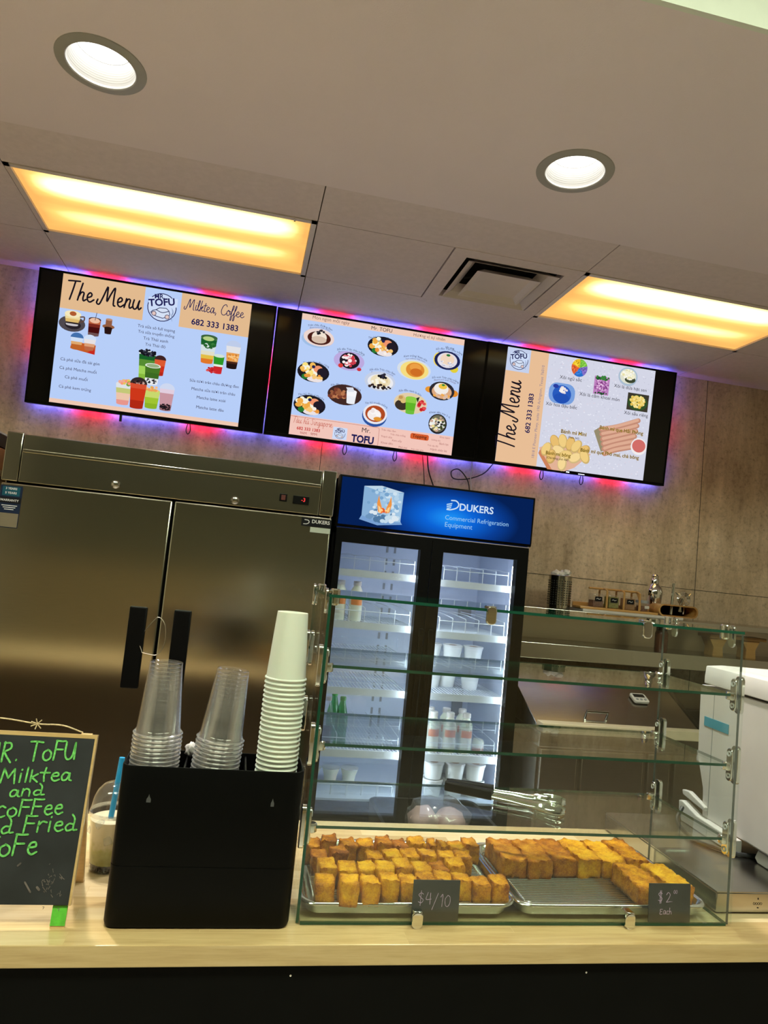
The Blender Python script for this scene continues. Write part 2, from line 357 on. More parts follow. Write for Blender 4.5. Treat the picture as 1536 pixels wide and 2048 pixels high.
def tofu_mat(name, c0, c1, c2, c3):
    k = N(name); b = k.n('BsdfPrincipled', Roughness=.5); b.inputs['Specular IOR Level'].default_value = .16
    co = k.coord(); oi = k.n('ObjectInfo')
    ofs = k.n('VectorMath', operation='ADD'); k.put(ofs.inputs[0], co); k.put(ofs.inputs[1], oi.outputs['Location'])
    n1 = k.n('TexNoise', Vector=ofs.outputs[0], Scale=38.0, Detail=7.0, Roughness=.7); n2 = k.n('TexNoise', Vector=ofs.outputs[0], Scale=320.0, Detail=3.0)
    geo = k.n('NewGeometry')
    v = k.math('ADD', k.math('MULTIPLY', n1.outputs[0], .85), k.math('MULTIPLY', n2.outputs[0], .32))
    v = k.math('ADD', k.math('SUBTRACT', v, .06), k.math('MULTIPLY', k.math('SUBTRACT', .5, geo.outputs['Pointiness']), 1.6))
    v = k.math('ADD', v, k.math('MULTIPLY', k.math('SUBTRACT', oi.outputs['Random'], .5), .14))
    k.put(b.inputs['Base Color'], k.ramp(v, [(.30, c3), (.46, c2), (.6, c1), (.75, c0)]))
    b.inputs['Subsurface Weight'].default_value = .12; b.inputs['Subsurface Scale'].default_value = .004
    bp = k.n('Bump', Strength=.8, Distance=.0012, Height=n2.outputs[0]); k.put(b.inputs['Normal'], bp)
    return k.surf(b)
M = {}
M['wall'] = wall_mat()
M['paint'] = pbr('warm_white_paint', (.80, .70, .73), .8, noise_amt=.02, nscale=2, bump=.0006, bscale=220)
M['tile'] = pbr('ceiling_tile', (.72, .62, .62), .9, noise_amt=.04, nscale=40, bump=.0012, bscale=260)
M['upper'] = pbr('upper_white_paint', (.72, .76, .68), .8, noise_amt=.02)
M['shopwall'] = pbr('shop_wall_paint', (.55, .47, .38), .8, noise_amt=.05, nscale=3)
M['floor'] = pbr('floor_tile', (.62, .54, .46), .45, noise_amt=.1, nscale=5)
M['void'] = pbr('dark_plenum', (.03, .028, .025), .9)
M['white_metal'] = pbr('white_enamel', (.70, .62, .58), .45, noise_amt=.02)
M['white_ring'] = pbr('white_trim_ring', (.34, .33, .30), .5, noise_amt=.02)
M['baffle'] = pbr('white_baffle', (.74, .74, .73), .45, noise_amt=.01)
M['lamp'] = emis('lamp_disc', (1, .97, .9, 1), L_DOWN)
M['shop_lamp'] = emis('shop_panel', (.91, 1, .74, 1), L_SHOP)
M['black'] = pbr('black_plastic', (.002, .002, .002), .4, noise_amt=.1, spec=.12)
M['black_matte'] = pbr('black_matte_panel', (.0028, .0028, .0026), .6, noise_amt=.15, nscale=8, spec=.08)
M['rubber'] = pbr('black_cable_rubber', (.012, .012, .013), .5)
M['screen_black'] = pbr('screen_glass', (.004, .004, .005), .12, noise_amt=0, spec=.35)
def ink_mat():
    k = N('lit_screen_ink'); vc = k.n('VertexColor'); vc.layer_name = 'ink'
    return k.surf(k.n('Emission', Color=vc.outputs[0], Strength=1.0))
M['ink'] = ink_mat()
M['steel'] = steel_mat('brushed_steel', (.53, .505, .42), .17, .6, .0, .0012, 1.6)
M['steel_hdr'] = steel_mat('polished_steel_header', (.46, .44, .37), .17, .3, 0., .004, 3.2)
M['steel_top'] = steel_mat('worktop_steel', (.50, .475, .43), .24, .3, 0, .0008, 4)
M['steel_dark'] = steel_mat('warm_satin_steel', (.52, .46, .37), .35, .3)  # warmer, rougher steel for cabinets and supports
M['chrome'] = steel_mat('chrome', (.78, .78, .76), .08)
M['alu'] = steel_mat('sheet_pan_aluminium', (.66, .65, .62), .17, 0, 0, .0006, 30, (1, 1, 1))
M['wire'] = steel_mat('rack_wire_chrome', (.72, .72, .70), .2)
M['wood'] = wood_mat('butcher_block', ((.38, .22, .085), (.61, .435, .21), (.745, .59, .355)))
M['pine'] = wood_mat('pine_strip', ((.45, .27, .10), (.62, .42, .19), (.74, .55, .30)), .2, 3)
M['bamboo'] = wood_mat('bamboo', ((.33, .15, .035), (.46, .235, .07), (.56, .32, .11)), .03, .9)
M['glass'] = pane('clear_pane', (.955, .98, .965, 1), .045)
M['edge'] = pbr('green_glass_edge', (.004, .06, .036), .12, noise_amt=.1, spec=.7)
M['edge_pale'] = pbr('clear_pane_edge', (.05, .06, .055), .1, noise_amt=.1, spec=.8)
M['cooler_glass'] = pane('cooler_door_glass', (.93, .95, .97, 1), .05)
M['clear'] = pane('clear_plastic', (.985, .985, .985, 1), .06, .10, (.85, .83, .83, 1), .008)
M['clear_rim'] = pane('clear_plastic_rim', (.9, .9, .9, 1), .30, .18, (.9, .87, .87, 1), .10)
M['jar'] = pane('jar_glass', (.93, .93, .93, 1), .06, .05, (.8, .8, .8, 1), .03)
M['paper'] = pbr('pale_paper_cup', (.63, .655, .57), .55, noise_amt=.015, sub=.1)
M['white'] = pbr('white_plastic', (.66, .62, .60), .4, noise_amt=.02)
M['grey'] = pbr('grey_plastic', (.30, .31, .33), .5, noise_amt=.05)
M['board'] = pbr('chalkboard', (.017, .019, .022), .62, noise_amt=.35, nscale=14)
M['chalk'] = pbr('green_chalk', (.16, .56, .13), .9, noise_amt=.35, nscale=220)
M['smudge'] = pbr('chalk_smudge', (.16, .13, .12), .9, noise_amt=.4, nscale=60)
M['pinkchalk'] = pbr('pink_chalk', (.62, .42, .68), .9, noise_amt=.3, nscale=200)
M['greenpaint'] = pbr('green_paint', (.12, .55, .05), .5, noise_amt=.2, nscale=80)
M['twine'] = pbr('jute_twine', (.55, .42, .24), .9, noise_amt=.3, nscale=200)
M['tofu'] = tofu_mat('fried_tofu', (.92, .49, .03), (.78, .36, .010), (.58, .21, .006), (.26, .065, .004))
M['tofu_dark'] = tofu_mat('browned_tofu', (.78, .35, .03), (.62, .23, .011), (.43, .125, .007), (.19, .045, .004))
M['tape'] = pbr('blue_tape', (.06, .30, .42), .5, noise_amt=.06)
M['straw'] = pbr('blue_straw', (.02, .32, .68), .35, noise_amt=.03)
M['cream'] = pbr('cream_liquid', (.66, .60, .42), .4, noise_amt=.08, nscale=60)
M['matcha'] = pbr('matcha_liquid', (.33, .33, .07), .4, noise_amt=.2, nscale=80)
def tea():
    k = N('iced_tea'); b = k.n('BsdfPrincipled', Roughness=.3); co = k.coord(); sp = k.n('SeparateXYZ', Vector=co); nz = k.n('TexNoise', Vector=co, Scale=70.0, Detail=3.0)
    v = k.math('ADD', k.math('MULTIPLY', sp.outputs[2], 9.0), k.math('MULTIPLY', k.math('SUBTRACT', nz.outputs[0], .5), .35))
    k.put(b.inputs['Base Color'], k.ramp(v, [(.15, (.20, .21, .02)), (.45, (.36, .36, .10)), (.62, (.62, .57, .38)), (.95, (.74, .66, .46))])); return k.surf(b)
M['tea'] = tea()
M['pearl'] = pbr('tapioca_pearl', (.02, .013, .008), .25)
M['ice'] = pane('ice_cube', (.95, .96, .95, 1), .07, .1, (.8, .8, .74, 1), .14)
M['cool_white'] = pbr('cooler_liner', (.60, .66, .80), .45, noise_amt=.02)
M['cool_led'] = emis('cooler_tube', (.84, .93, 1, 1), L_FRIDGE)
M['coated'] = pbr('white_coated_wire', (.78, .82, .88), .35, noise_amt=.02)
M['rail'] = pbr('shelf_rail', (.60, .64, .68), .3, noise_amt=.05)
M['milk'] = pbr('soy_milk', (.76, .76, .64), .35, noise_amt=.03, sub=.15)
M['orange'] = pbr('orange_label', (.75, .22, .05), .5)
M['tub'] = pbr('white_tub', (.78, .80, .80), .4, noise_amt=.02)
M['lid'] = pbr('frosted_lid', (.70, .70, .70), .3, noise_amt=.06)
M['caramel'] = pbr('caramel_label', (.33, .17, .10), .5)
M['soda'] = pane('green_bottle', (.16, .62, .30, 1), .06, .02)
M['cola'] = pbr('dark_cola', (.035, .018, .016), .1)
M['green_cap'] = pbr('green_cap', (.02, .32, .06), .4)
M['red'] = pbr('red_label', (.6, .05, .05), .5)
M['pink'] = pbr('pink_contents', (.62, .42, .38), .6, noise_amt=.12, nscale=25)
M['bag'] = pane('plastic_bag', (.8, .8, .82, 1), .08, .2, (.35, .35, .38, 1), .07)
M['brown_glass'] = pbr('brown_bottle', (.10, .028, .014), .15)
M['card'] = pbr('orange_carton', (.42, .18, .06), .6, noise_amt=.2)
M['olive'] = pbr('green_tea_leaves', (.23, .22, .04), .8, noise_amt=.4, nscale=150)
M['spice'] = pbr('red_brown_leaves', (.17, .07, .04), .8, noise_amt=.4, nscale=150)
M['ochre'] = pbr('brown_powder', (.30, .14, .045), .8, noise_amt=.2, nscale=150)
M['sticker'] = pbr('black_sticker', (.01, .01, .012), .4, spec=.12)
M['silver'] = pbr('silver_print', (.65, .65, .66), .35)
M['teal'] = pbr('teal_print', (.012, .075, .11), .4, spec=.12, noise_amt=.1)
M['navy'] = pbr('navy_print', (.012, .02, .045), .4, spec=.12, noise_amt=.1)
M['liner'] = pbr('paper_liner', (.75, .70, .68), .7)
def amber():
    k = N('amber_diffuser'); co = k.coord(); sep = k.n('SeparateXYZ', Vector=co)
    x, y = sep.outputs[0], sep.outputs[1]                       # centre of the panel at 0,0
    def tube_glow(y0, wd): return k.math('POWER', 2.718, k.math('MULTIPLY', k.math('POWER', k.math('DIVIDE', k.math('SUBTRACT', y, y0), wd), 2.0), -1.0))
    ends = k.math('SUBTRACT', 1.0, k.math('POWER', k.math('MINIMUM', k.math('DIVIDE', k.math('ABSOLUTE', x), .57), 1.0), 6.0))
    nz = k.n('TexNoise', Vector=k.coord((.6, 3, 1)), Scale=4.0, Detail=3.0)
    g = k.math('MULTIPLY', k.math('ADD', k.math('MULTIPLY', tube_glow(-.17, .10), .95), k.math('MULTIPLY', tube_glow(.10, .075), .5)), ends)
    g = k.math('ADD', k.math('ADD', g, .0), k.math('MULTIPLY', k.math('SUBTRACT', nz.outputs[0], .5), .22))
    col = k.ramp(g, [(0., (.66, .33, .085)), (.22, (.85, .50, .13)), (.42, (1.0, .84, .34)), (.7, (1.3, 1.25, .85))])
    return k.surf(k.n('Emission', Color=col, Strength=L_TROFFER))
M['amber'] = amber()
M['blue_led'] = emis('blue_strip', (.12, .14, 1, 1), L_STRIP); M['blue_under'] = emis('blue_strip_under', (.12, .14, 1, 1), L_STRIP*2.4); M['red_under'] = emis('red_strip_under', (1, .015, .05, 1), L_STRIP*2.0); M['blue_top'] = emis('blue_strip_top', (.12, .14, 1, 1), L_STRIP*.95); M['red_top'] = emis('red_strip_top', (1, .015, .05, 1), L_STRIP*.85); M['red_led'] = emis('red_strip', (1, .015, .05, 1), L_STRIP*.8)
# ---------------------------------------------------------------- the room
CZ, CT = 3.04, .92                                   # ceiling height, counter height
struct('floor', MB().box(-3.2, 4.3, -4.2, 4.1, -.06, 0), M['floor'])
struct('wall_back', MB().box(-3.2, 4.3, 4.03, 4.13, 0, 3.5), M['wall'])
struct('wall_left', MB().box(-3.3, -3.2, -4.2, 4.13, 0, 3.8), M['shopwall'])
struct('wall_right', MB().box(4.2, 4.3, -4.2, 4.13, 0, 3.8), M['shopwall'])
struct('wall_front', MB().box(-3.3, 4.3, -4.3, -4.2, 1.35, 3.8), pbr('dark_upper_wall', (.15, .14, .095), .7))
struct('trim_3', MB().box(-3.3, 4.3, -4.3, -4.19, 0, 1.35), pbr('tan_wainscot', (.46, .33, .17), .6))
mb = MB()
for x in (.372, 2.81): mb.box(x, x+.003, 4.0285, 4.031, 0, CZ)
mb.box(.375, 4.2, 4.0285, 4.031, 1.685, 1.688)
struct('trim_1', mb, M['void'])
# lay-in ceiling: tiles 1.22 x .6 with open cells for the two lamps and the vent
mb = MB(); GX = [-3.2, -2.30, -1.08, .15, .75, 1.37, 2.59, 3.81, 4.2]; GY = [2.59, 2.885, 3.485, 4.03]; g = .0022
for i in range(len(GX)-1):
    for j in range(3):
        if j == 1 and i in (2, 4, 5): continue
        if j != 1 and i == 3: continue
        x0, x1 = GX[i], GX[i+1]
        if j != 1 and i == 4: x0 = .15
        mb.box(x0+g, x1-g, GY[j]+g, GY[j+1]-g, CZ, CZ+.016)
struct('ceiling', mb, M['tile'])
struct('ceiling_void', MB().box(-3.2, 4.2, 2.55, 4.03, CZ+.30, CZ+.32), M['void'])
# flush drywall soffit with two round openings
bm = bmesh.new(); DL = [(-.578, 2.162), (.962, 2.176)]; es = []
def ring(pts):
    vs = [bm.verts.new((x, y, 0)) for x, y in pts]
    for i in range(len(vs)): es.append(bm.edges.new((vs[i], vs[(i+1) % len(vs)])))
ring([(-3.2, 1.47), (4.2, 1.47), (4.2, 2.588), (-3.2, 2.588)])
for x, y in DL: ring([(x+.10*cos(2*pi*i/40), y+.10*sin(2*pi*i/40)) for i in range(40)])
bmesh.ops.triangle_fill(bm, use_beauty=True, edges=es)
me = bpy.data.meshes.new('soffit'); bm.to_mesh(me); bm.free(); me.materials.append(M['paint'])
so = bpy.data.objects.new('ceiling_soffit', me); C.objects.link(so); so.location = (0, 0, CZ-.004); so['kind'] = 'structure'
struct('trim_2', MB().box(-3.2, 4.2, 1.455, 1.47, CZ-.004, 3.5), M['upper'])
struct('ceiling_upper', MB().box(-3.2, 4.2, -4.2, 1.455, 3.46, 3.5), M['upper'])
def downlight(x, y, label):
    t = thing('recessed_downlight', label, 'ceiling light', (x, y, CZ-.004))
    MB().lathe([(.099, .0), (.099, -.004), (.102, -.007), (.130, -.003), (.131, 0)], n=48).build('trim_ring', M['white_ring'], t)
    pr = [(.099, 0)]
    for i in range(9): z = .004+i*.0062; r = .099-.0022*i; pr += [(r, z), (r-.0018, z+.0026), (r-.0018, z+.0052)]
    pr += [(.078, .064)]
    MB().lathe(pr, n=48).build('baffle', M['baffle'], t)
    MB().lathe([(.0005, .052), (.05, .054), (.077, .060)], n=32, cap0=True).build('lamp', M['lamp'], t)
    ld = bpy.data.lights.new('downlight_beam', 'AREA'); ld.shape = 'DISK'; ld.size = .11; ld.energy = W_DOWN; ld.color = (1, .965, .90); ld.spread = radians(92)
    lo = bpy.data.objects.new('downlight_beam', ld); C.objects.link(lo); lo.parent = t; lo.location = (0, 0, .050)
downlight(*DL[0], 'round recessed downlight in the plain ceiling above the screen of coffee drinks')
downlight(*DL[1], 'round recessed downlight in the plain ceiling above the air vent')
for i, (x, y) in enumerate([(-1.5, .2), (0.2, .2), (1.9, .2)]):
    t = thing('shop_ceiling_lamp', 'long fluorescent panel over the customer side of the shop', 'ceiling light', (x, y, 3.46), group='fluorescent panels over the customer side')
    MB().box(-.61, .61, -.30, .30, -.03, 0).build('lamp_tray', M['white_metal'], t)
    MB().box(-.57, .57, -.26, .26, -.034, -.0302).build('lamp_diffuser', M['shop_lamp'], t)
def troffer(cx, cy, label):
    t = thing('amber_light_panel', label, 'ceiling light', (cx, cy, CZ))
    mb = MB(); X, Y = .612, .299
    for a in ((-X, X, -Y, -Y+.022), (-X, X, Y-.022, Y), (-X, -X+.022, -Y, Y), (X-.022, X, -Y, Y)): mb.box(*a, -.004, .045)
    mb.build('frame', M['white_metal'], t)
    MB().box(-.588, .588, -.275, .275, .004, .010).build('diffuser', M['amber'], t)
    MB().lathe([(.004, -.012), (.006, -.008), (.003, -.003)], (.52, -.288, 0), 10, cap0=True).build('latch', M['chrome'], t)
    return t
troffer(-.465, 3.185, 'amber lit ceiling panel above the screen of coffee drinks')
troffer(1.98, 3.185, 'amber lit ceiling panel beside the square air vent')
t = thing('air_vent', 'square white ceiling air diffuser with nested louvres', 'air vent', (1.06, 3.185, CZ))
def sq(h, z): return [(-h, -h, z), (h, -h, z), (h, h, z), (-h, h, z)]
MB().loft([sq(.306, .012), sq(.306, -.003), sq(.235, -.003), sq(.228, .03)], cap0=False, cap1=False).build('frame', M['tile'], t, smooth=False)
MB().loft([sq(.228, .03), sq(.20, .16), sq(.0, .161)], cap0=False, cap1=False).build('duct', M['void'], t, smooth=False)
MB().loft([sq(.160, .04), sq(.190, .010), sq(.217, -.006), sq(.220, -.011), sq(.212, -.007), sq(.185, .012), sq(.155, .045)], cap0=False, cap1=False).build('louvre', M['white_metal'], t, smooth=False)
MB().loft([sq(.0, .02), sq(.11, .016), sq(.145, -.010), sq(.156, -.018), sq(.146, -.015), sq(.12, .0), sq(.0, .002)], cap0=False, cap1=False).build('louvre', M['white_metal'], t, smooth=False)
for a in (.8, 2.3, 3.9, 5.5): MB().tube([(.06*cos(a), .06*sin(a), .06), (.2*cos(a), .2*sin(a), .075)], .005).build('damper_rod', M['void'], t)
# ---------------------------------------------------------------- the three menu screens
TVW, TVH, TILT = 1.236, .710, radians(4.9)
BG, TAN, PEACH, INK, NAVY = (183, 206, 248), (226, 186, 143), (240, 204, 185), (22, 18, 30), (28, 26, 84)
def logo(p, cx, cy, r):
    p.ell(cx, cy, r, r, NAVY); p.ell(cx, cy, r*.94, r*.94, (205, 220, 248))
    w = r*.05
    p.rect(cx-r*.95, cy-r*.62, cx-r*.55, cy-r*.2, (205, 220, 248)); p.rect(cx+r*.62, cy-r*.75, cx+r*1.02, cy-r*.15, (205, 220, 248))
    p.text('MR.', cx-r*.55, cx+r*.12, cy-r*.56, NAVY, .02, y1=cy-r*.64); p.text('TOFU', cx-r*.9, cx+r*.86, cy+r*.04, NAVY, .03, y1=cy-r*.30)
    car = [(-.72, .45), (-.6, .3), (-.38, .22), (-.15, .05), (.3, .02), (.5, .18), (.58, .42), (.5, .62), (.1, .75), (-.4, .66), (-.72, .45)]
    p.poly([(cx+a*r, cy+b*r) for a, b in car[:-1]], (214, 226, 246)); p.line([(cx+a*r, cy+b*r) for a, b in car], w, NAVY)
    p.line([(cx-.38*r, cy+.22*r), (cx+.05*r, cy+.36*r), (cx+.5*r, cy+.2*r)], w, NAVY, 5)
    for a, b in ((-.5, .5), (.42, .62)): p.ell(cx+a*r, cy+b*r, r*.17, r*.17, NAVY); p.ell(cx+a*r, cy+b*r, r*.13, r*.13, (224, 196, 190))
    for q in range(4): p.line([(cx+(.66+.05*q)*r, cy-.05*r+q*.1*r), (cx+(.8-.03*q)*r, cy+(.2+.13*q)*r), (cx+(.66+.04*q)*r, cy+(.5+.12*q)*r)], w*.5, (120, 140, 180), 4)
class TV:
    def __init__(s, x0, z0, label, sx, sw):
        s.t = thing('menu_screen', label, 'screen', (x0, 3.96, z0), rx=TILT); s.sx = sx; s.sw = sw
        MB().box(0, TVW, .003, .046, 0, TVH).build('housing', M['black'], s.t, bevel=.004)
        mb = MB()
        for a in ((0, TVW, 0, .018), (0, TVW, TVH-.010, TVH), (0, .010, 0, TVH), (TVW-.010, TVW, 0, TVH)): mb.box(a[0], a[1], -.003, .004, a[2], a[3])
        mb.box(TVW*.5-.018, TVW*.5+.018, -.0035, .003, .004, .012)
        mb.build('bezel', M['black'], s.t, bevel=.001)
        s.scr = MB().box(.008, TVW-.008, .0, .002, .015, TVH-.008).build('screen', M['screen_black'], s.t)
        MB().box(.42, .82, .046, .085, .2, .55).build('wall_bracket', M['black_matte'], s.t)
        # colour-changing strip round the back edge, one mesh per colour run along it
        per = [(.035, .035), (TVW-.035, .035), (TVW-.035, TVH-.0045), (.035, TVH-.0045), (.035, .035)]; k = 0
        for i in range(4):
            a, b = Vector(per[i]), Vector(per[i+1]); L = (b-a).length; n = max(2, round(L/.2))
            for j in range(n):
                p, q = a+(b-a)*(j/n), a+(b-a)*((j+1)/n); d = (b-a).normalized()*.004
                x0_, x1_ = sorted((p.x+d.x, q.x-d.x)); z0_, z1_ = sorted((p.y+d.y, q.y-d.y))
                rd_ = k % 3 == 1; k += 1
                MB().box(x0_-.004, x1_+.004, .0462, .050, z0_-.004, z1_+.004).build('led_strip', M[('red_' if rd_ else 'blue_')+('top' if i == 2 else 'under' if i == 0 else 'led')], s.t, smooth=False)['label'] = ('red' if rd_ else 'blue')+' glowing run of the strip'
        s.org = (sx, -.0002, TVH-.012); s.depth = .0006
    def paint(s): return Paint(s.depth)
    def done(s, p, name, label=None): s.depth = p.d; p.build(name, s.scr, s.org, M['ink'], label)
    def loops(s, xs):
        for x in xs:
            mb = MB().tube([(x-.006, .03, .002), (x-.011, .03, -.035), (x, .03, -.055), (x+.011, .03, -.035), (x+.006, .03, .002)], .0028, 6, smooth=6)
            mb.build('pull_cord', M['rubber'], s.t)
GREEN, LGREEN, DGREEN, ORG, RED, BRN, DBRN, CRM, WHT, BLK = (110, 170, 50), (160, 210, 90), (25, 95, 40), (225, 130, 50), (205, 50, 30), (140, 75, 45), (60, 25, 20), (240, 220, 160), (245, 245, 248), (20, 20, 26)
# coffee drinks
tv = TV(-1.205, 2.306, 'menu screen of coffee and milk tea drinks, above the steel refrigerator', .119, .98)
p = tv.paint(); p.rect(0, 0, .98, .69, BG); p.rect(0, .0, .417, .181, TAN); p.rect(.607, 0, .98, .184, TAN); p.rect(0, .658, .98, .69, (238, 200, 178)); tv.done(p, 'menu_background')
p = tv.paint(); p.strokes('The Menu', SCRIPT, .025, .405, .128, .0085, INK, 1.05); p.strokes('Milktea, Coffee', SCRIPT, .63, .945, .083, .004, NAVY, 1.1)
p.text('682 333 1383', .671, .921, .160, NAVY, .02)
for s_, x0, x1, y in [('Trà sữa sô full toping', .398, .592, .219), ("Trà sữa truyền thống", .403, .592, .249), ("Trà Thái xanh", .434, .562, .281), ("Trà Thái đỏ", .447, .552, .312), ("Cà phê sữa đá sài gòn", .033, .229, .454), ("Cà phê Matcha muối", .033, .218, .5), ("Cà phê muối", .064, .178, .545), ("Cà phê kem trứng", .04, .201, .598), ("Sữa tươi trân châu đường đen", .697, .96, .469), ("Matcha sữa tươi trân châu", .712, .945, .513), ("Matcha latte xoài", .744, .898, .556), ("Matcha latte dâu", .747, .894, .609)]:
    p.text(s_, x0, x1, y, (52, 44, 70))
tv.done(p, 'menu_lettering')
p = tv.paint(); logo(p, .511, .096, .076); tv.done(p, 'shop_emblem')
p = tv.paint()
p.ell(.07, .256, .066, .042, (78, 72, 78)); p.ell(.075, .262, .04, .022, (40, 34, 40)); p.cup(.07, .205, .262, .082, .06, [(0, (236, 218, 160)), (.45, (222, 186, 110)), (.75, (44, 34, 36)), (.9, (200, 196, 200))]); p.ell(.07, .205, .041, .018, (244, 232, 190)); p.ell(.07, .203, .017, .012, (176, 92, 48)); p.line([(.108, .215), (.127, .213), (.125, .235), (.104, .243)], .007, (96, 70, 60), 5)
tv.done(p, 'latte_picture')
p = tv.paint(); p.cup(.181, .215, .30, .062, .054, [(0, (190, 98, 62)), (.3, (120, 40, 30)), (.5, (70, 14, 14)), (.85, (110, 80, 80))], rim=(70, 40, 40)); p.ell(.181, .222, .026, .014, (236, 190, 160)); p.line([(.182, .22), (.187, .18)], .003, (90, 80, 90)); tv.done(p, 'iced_coffee_picture')
p = tv.paint(); p.ell(.252, .243, .031, .012, (150, 96, 66)); p.rect(.236, .205, .268, .243, (146, 92, 66)); p.ell(.252, .205, .017, .006, (190, 140, 110)); p.cup(.252, .25, .28, .04, .032, [(0, (40, 20, 18))]); tv.done(p, 'drip_filter_picture')
p = tv.paint(); p.poly([(.075, .372), (.1, .348), (.2, .352), (.199, .402), (.075, .385)], (196, 92, 40)); p.poly([(.16, .395), (.195, .37), (.199, .402)], (200, 40, 30))
p.cup(.103, .325, .385, .062, .046, [(0, (206, 222, 244)), (.35, (224, 170, 110)), (.6, (190, 100, 40))], lid=(66, 112, 172)); p.cup(.168, .325, .38, .06, .044, [(0, (230, 224, 226)), (.4, (220, 160, 120)), (.7, (186, 104, 70))], lid=(206, 222, 246)); tv.done(p, 'iced_cups_picture')
p = tv.paint(); p.cup(.466, .352, .495, .088, .066, [(0, (232, 240, 226)), (.06, DGREEN), (.25, (86, 140, 50)), (.5, LGREEN), (.8, (134, 186, 62))]); p.dots(3, 60, .466, .35, .042, .016, .0065, [BLK, (34, 36, 48), (60, 64, 80)]); tv.done(p, 'green_tea_picture')
p = tv.paint(); p.cup(.534, .378, .46, .058, .044, [(0, (220, 90, 50)), (.4, RED), (.8, (180, 40, 24))], lid=(62, 34, 34)); tv.done(p, 'thai_tea_picture')
p = tv.paint(); p.cup(.50, .415, .512, .08, .064, [(0, (240, 244, 236)), (.05, (70, 118, 36)), (.4, (60, 106, 34)), (.7, (232, 234, 236))], rim=(240, 244, 236)); p.ell(.50, .415, .034, .010, (150, 176, 130)); p.dots(5, 30, .5, .497, .028, .013, .004, [BLK, (50, 50, 60)]); tv.done(p, 'matcha_pearl_picture')
p = tv.paint(); p.cup(.365, .535, .64, .084, .06, [(0, (222, 226, 230)), (.2, (196, 200, 120)), (.45, (236, 196, 170)), (.8, (232, 150, 140))]); p.dots(6, 16, .37, .525, .034, .014, .009, [(240, 170, 150), (230, 200, 90), (120, 160, 60), (250, 150, 120)]); tv.done(p, 'peach_cup_picture')
p = tv.paint(); p.cup(.512, .55, .64, .08, .062, [(0, (200, 216, 110)), (.4, (160, 196, 50)), (.75, (140, 180, 40))]); p.dots(7, 18, .512, .54, .034, .013, .008, [(250, 190, 130), (236, 160, 90), (210, 200, 90)]); tv.done(p, 'lime_cup_picture')
p = tv.paint(); p.cup(.438, .522, .65, .084, .066, [(0, (214, 80, 50)), (.2, (205, 55, 26)), (.7, (176, 40, 20))], lid=(52, 40, 40)); p.dots(9, 20, .438, .515, .03, .008, .005, [(90, 50, 50), (200, 160, 150), BLK]); tv.done(p, 'red_tea_picture')
p = tv.paint(); p.cup(.587, .53, .642, .076, .058, [(0, (226, 206, 222)), (.2, (200, 150, 160)), (.75, (150, 104, 110))], lid=(206, 216, 240)); p.dots(8, 34, .587, .626, .027, .015, .005, [BLK, (50, 30, 34)]); tv.done(p, 'pink_tea_picture')
p = tv.paint(); p.cup(.775, .218, .356, .088, .062, [(0, (90, 130, 80)), (.08, DGREEN), (.32, (210, 224, 226)), (.55, (224, 222, 200)), (.7, (226, 190, 70)), (.85, (224, 120, 40))], rim=(60, 100, 60)); p.ell(.772, .226, .03, .012, (180, 206, 130)); p.dots(4, 24, .775, .262, .036, .014, .009, [(36, 100, 44), (210, 226, 220), (60, 130, 60)]); tv.done(p, 'mango_matcha_picture')
p = tv.paint(); p.cup(.838, .31, .405, .058, .042, [(0, (60, 150, 50)), (.1, (44, 150, 40)), (.5, (226, 240, 226)), (.62, (206, 40, 44))], rim=(210, 226, 214)); p.dots(11, 22, .802, .392, .022, .016, .007, [(205, 40, 44), (225, 90, 90), (180, 20, 30)]); tv.done(p, 'strawberry_matcha_picture')
p = tv.paint(); p.cup(.909, .248, .366, .078, .054, [(0, (226, 226, 230)), (.3, (226, 160, 90)), (.7, (70, 36, 24)), (.8, (34, 20, 18))], lid=(190, 204, 234)); p.dots(12, 30, .909, .305, .028, .02, .008, [(236, 150, 60), (246, 196, 130), (200, 120, 50)]); tv.done(p, 'brown_sugar_picture')
tv.loops((.835,)); MB().box(.475, .487, .01, .022, -.035, .0).build('cable_stub', M['rubber'], tv.t)
# tofu desserts
tv = TV(.036, 2.304, 'middle menu screen with round pictures of tofu puddings', .138, .95)
p = tv.paint(); p.rect(0, 0, .95, .69, BG); p.rect(0, 0, .95, .034, PEACH); p.rect(0, .570, .95, .69, (242, 198, 186)); p.rect(0, .684, .95, .69, (250, 240, 240)); tv.done(p, 'menu_background')
p = tv.paint(); BW = (150, 96, 90)
p.line([(.002, .577), (.5, .577), (.508, .584), (.509, .675), (.502, .684), (.002, .684)], .0022, (190, 120, 110))
p.text('Món ngon mỗi ngày', .059, .269, .022, (140, 104, 92)); p.text('Mr. TOFU', .396, .517, .028, INK); p.text('Hương vị tự nhiên', .644, .833, .026, (140, 104, 92))
p.strokes('Tàu hũ Singapore', SCRIPT, .014, .239, .612, .0022, (196, 96, 80), 1.1); p.text('682 333 1383', .041, .172, .648, (200, 40, 40), .02); p.text('9AM', .062, .098, .671, (176, 80, 74)); p.text('9PM', .121, .157, .671, (176, 80, 74))
p.text('Mr.', .409, .458, .615, INK); p.text('TOFU', .353, .483, .675, NAVY, .04, height=.040)
p.poly([(.700, .581), (.796, .581), (.803, .588), (.803, .608), (.796, .614), (.700, .614), (.693, .608), (.693, .588)], (214, 92, 44)); p.text('Topping', .706, .790, .604, (60, 22, 20), .012)
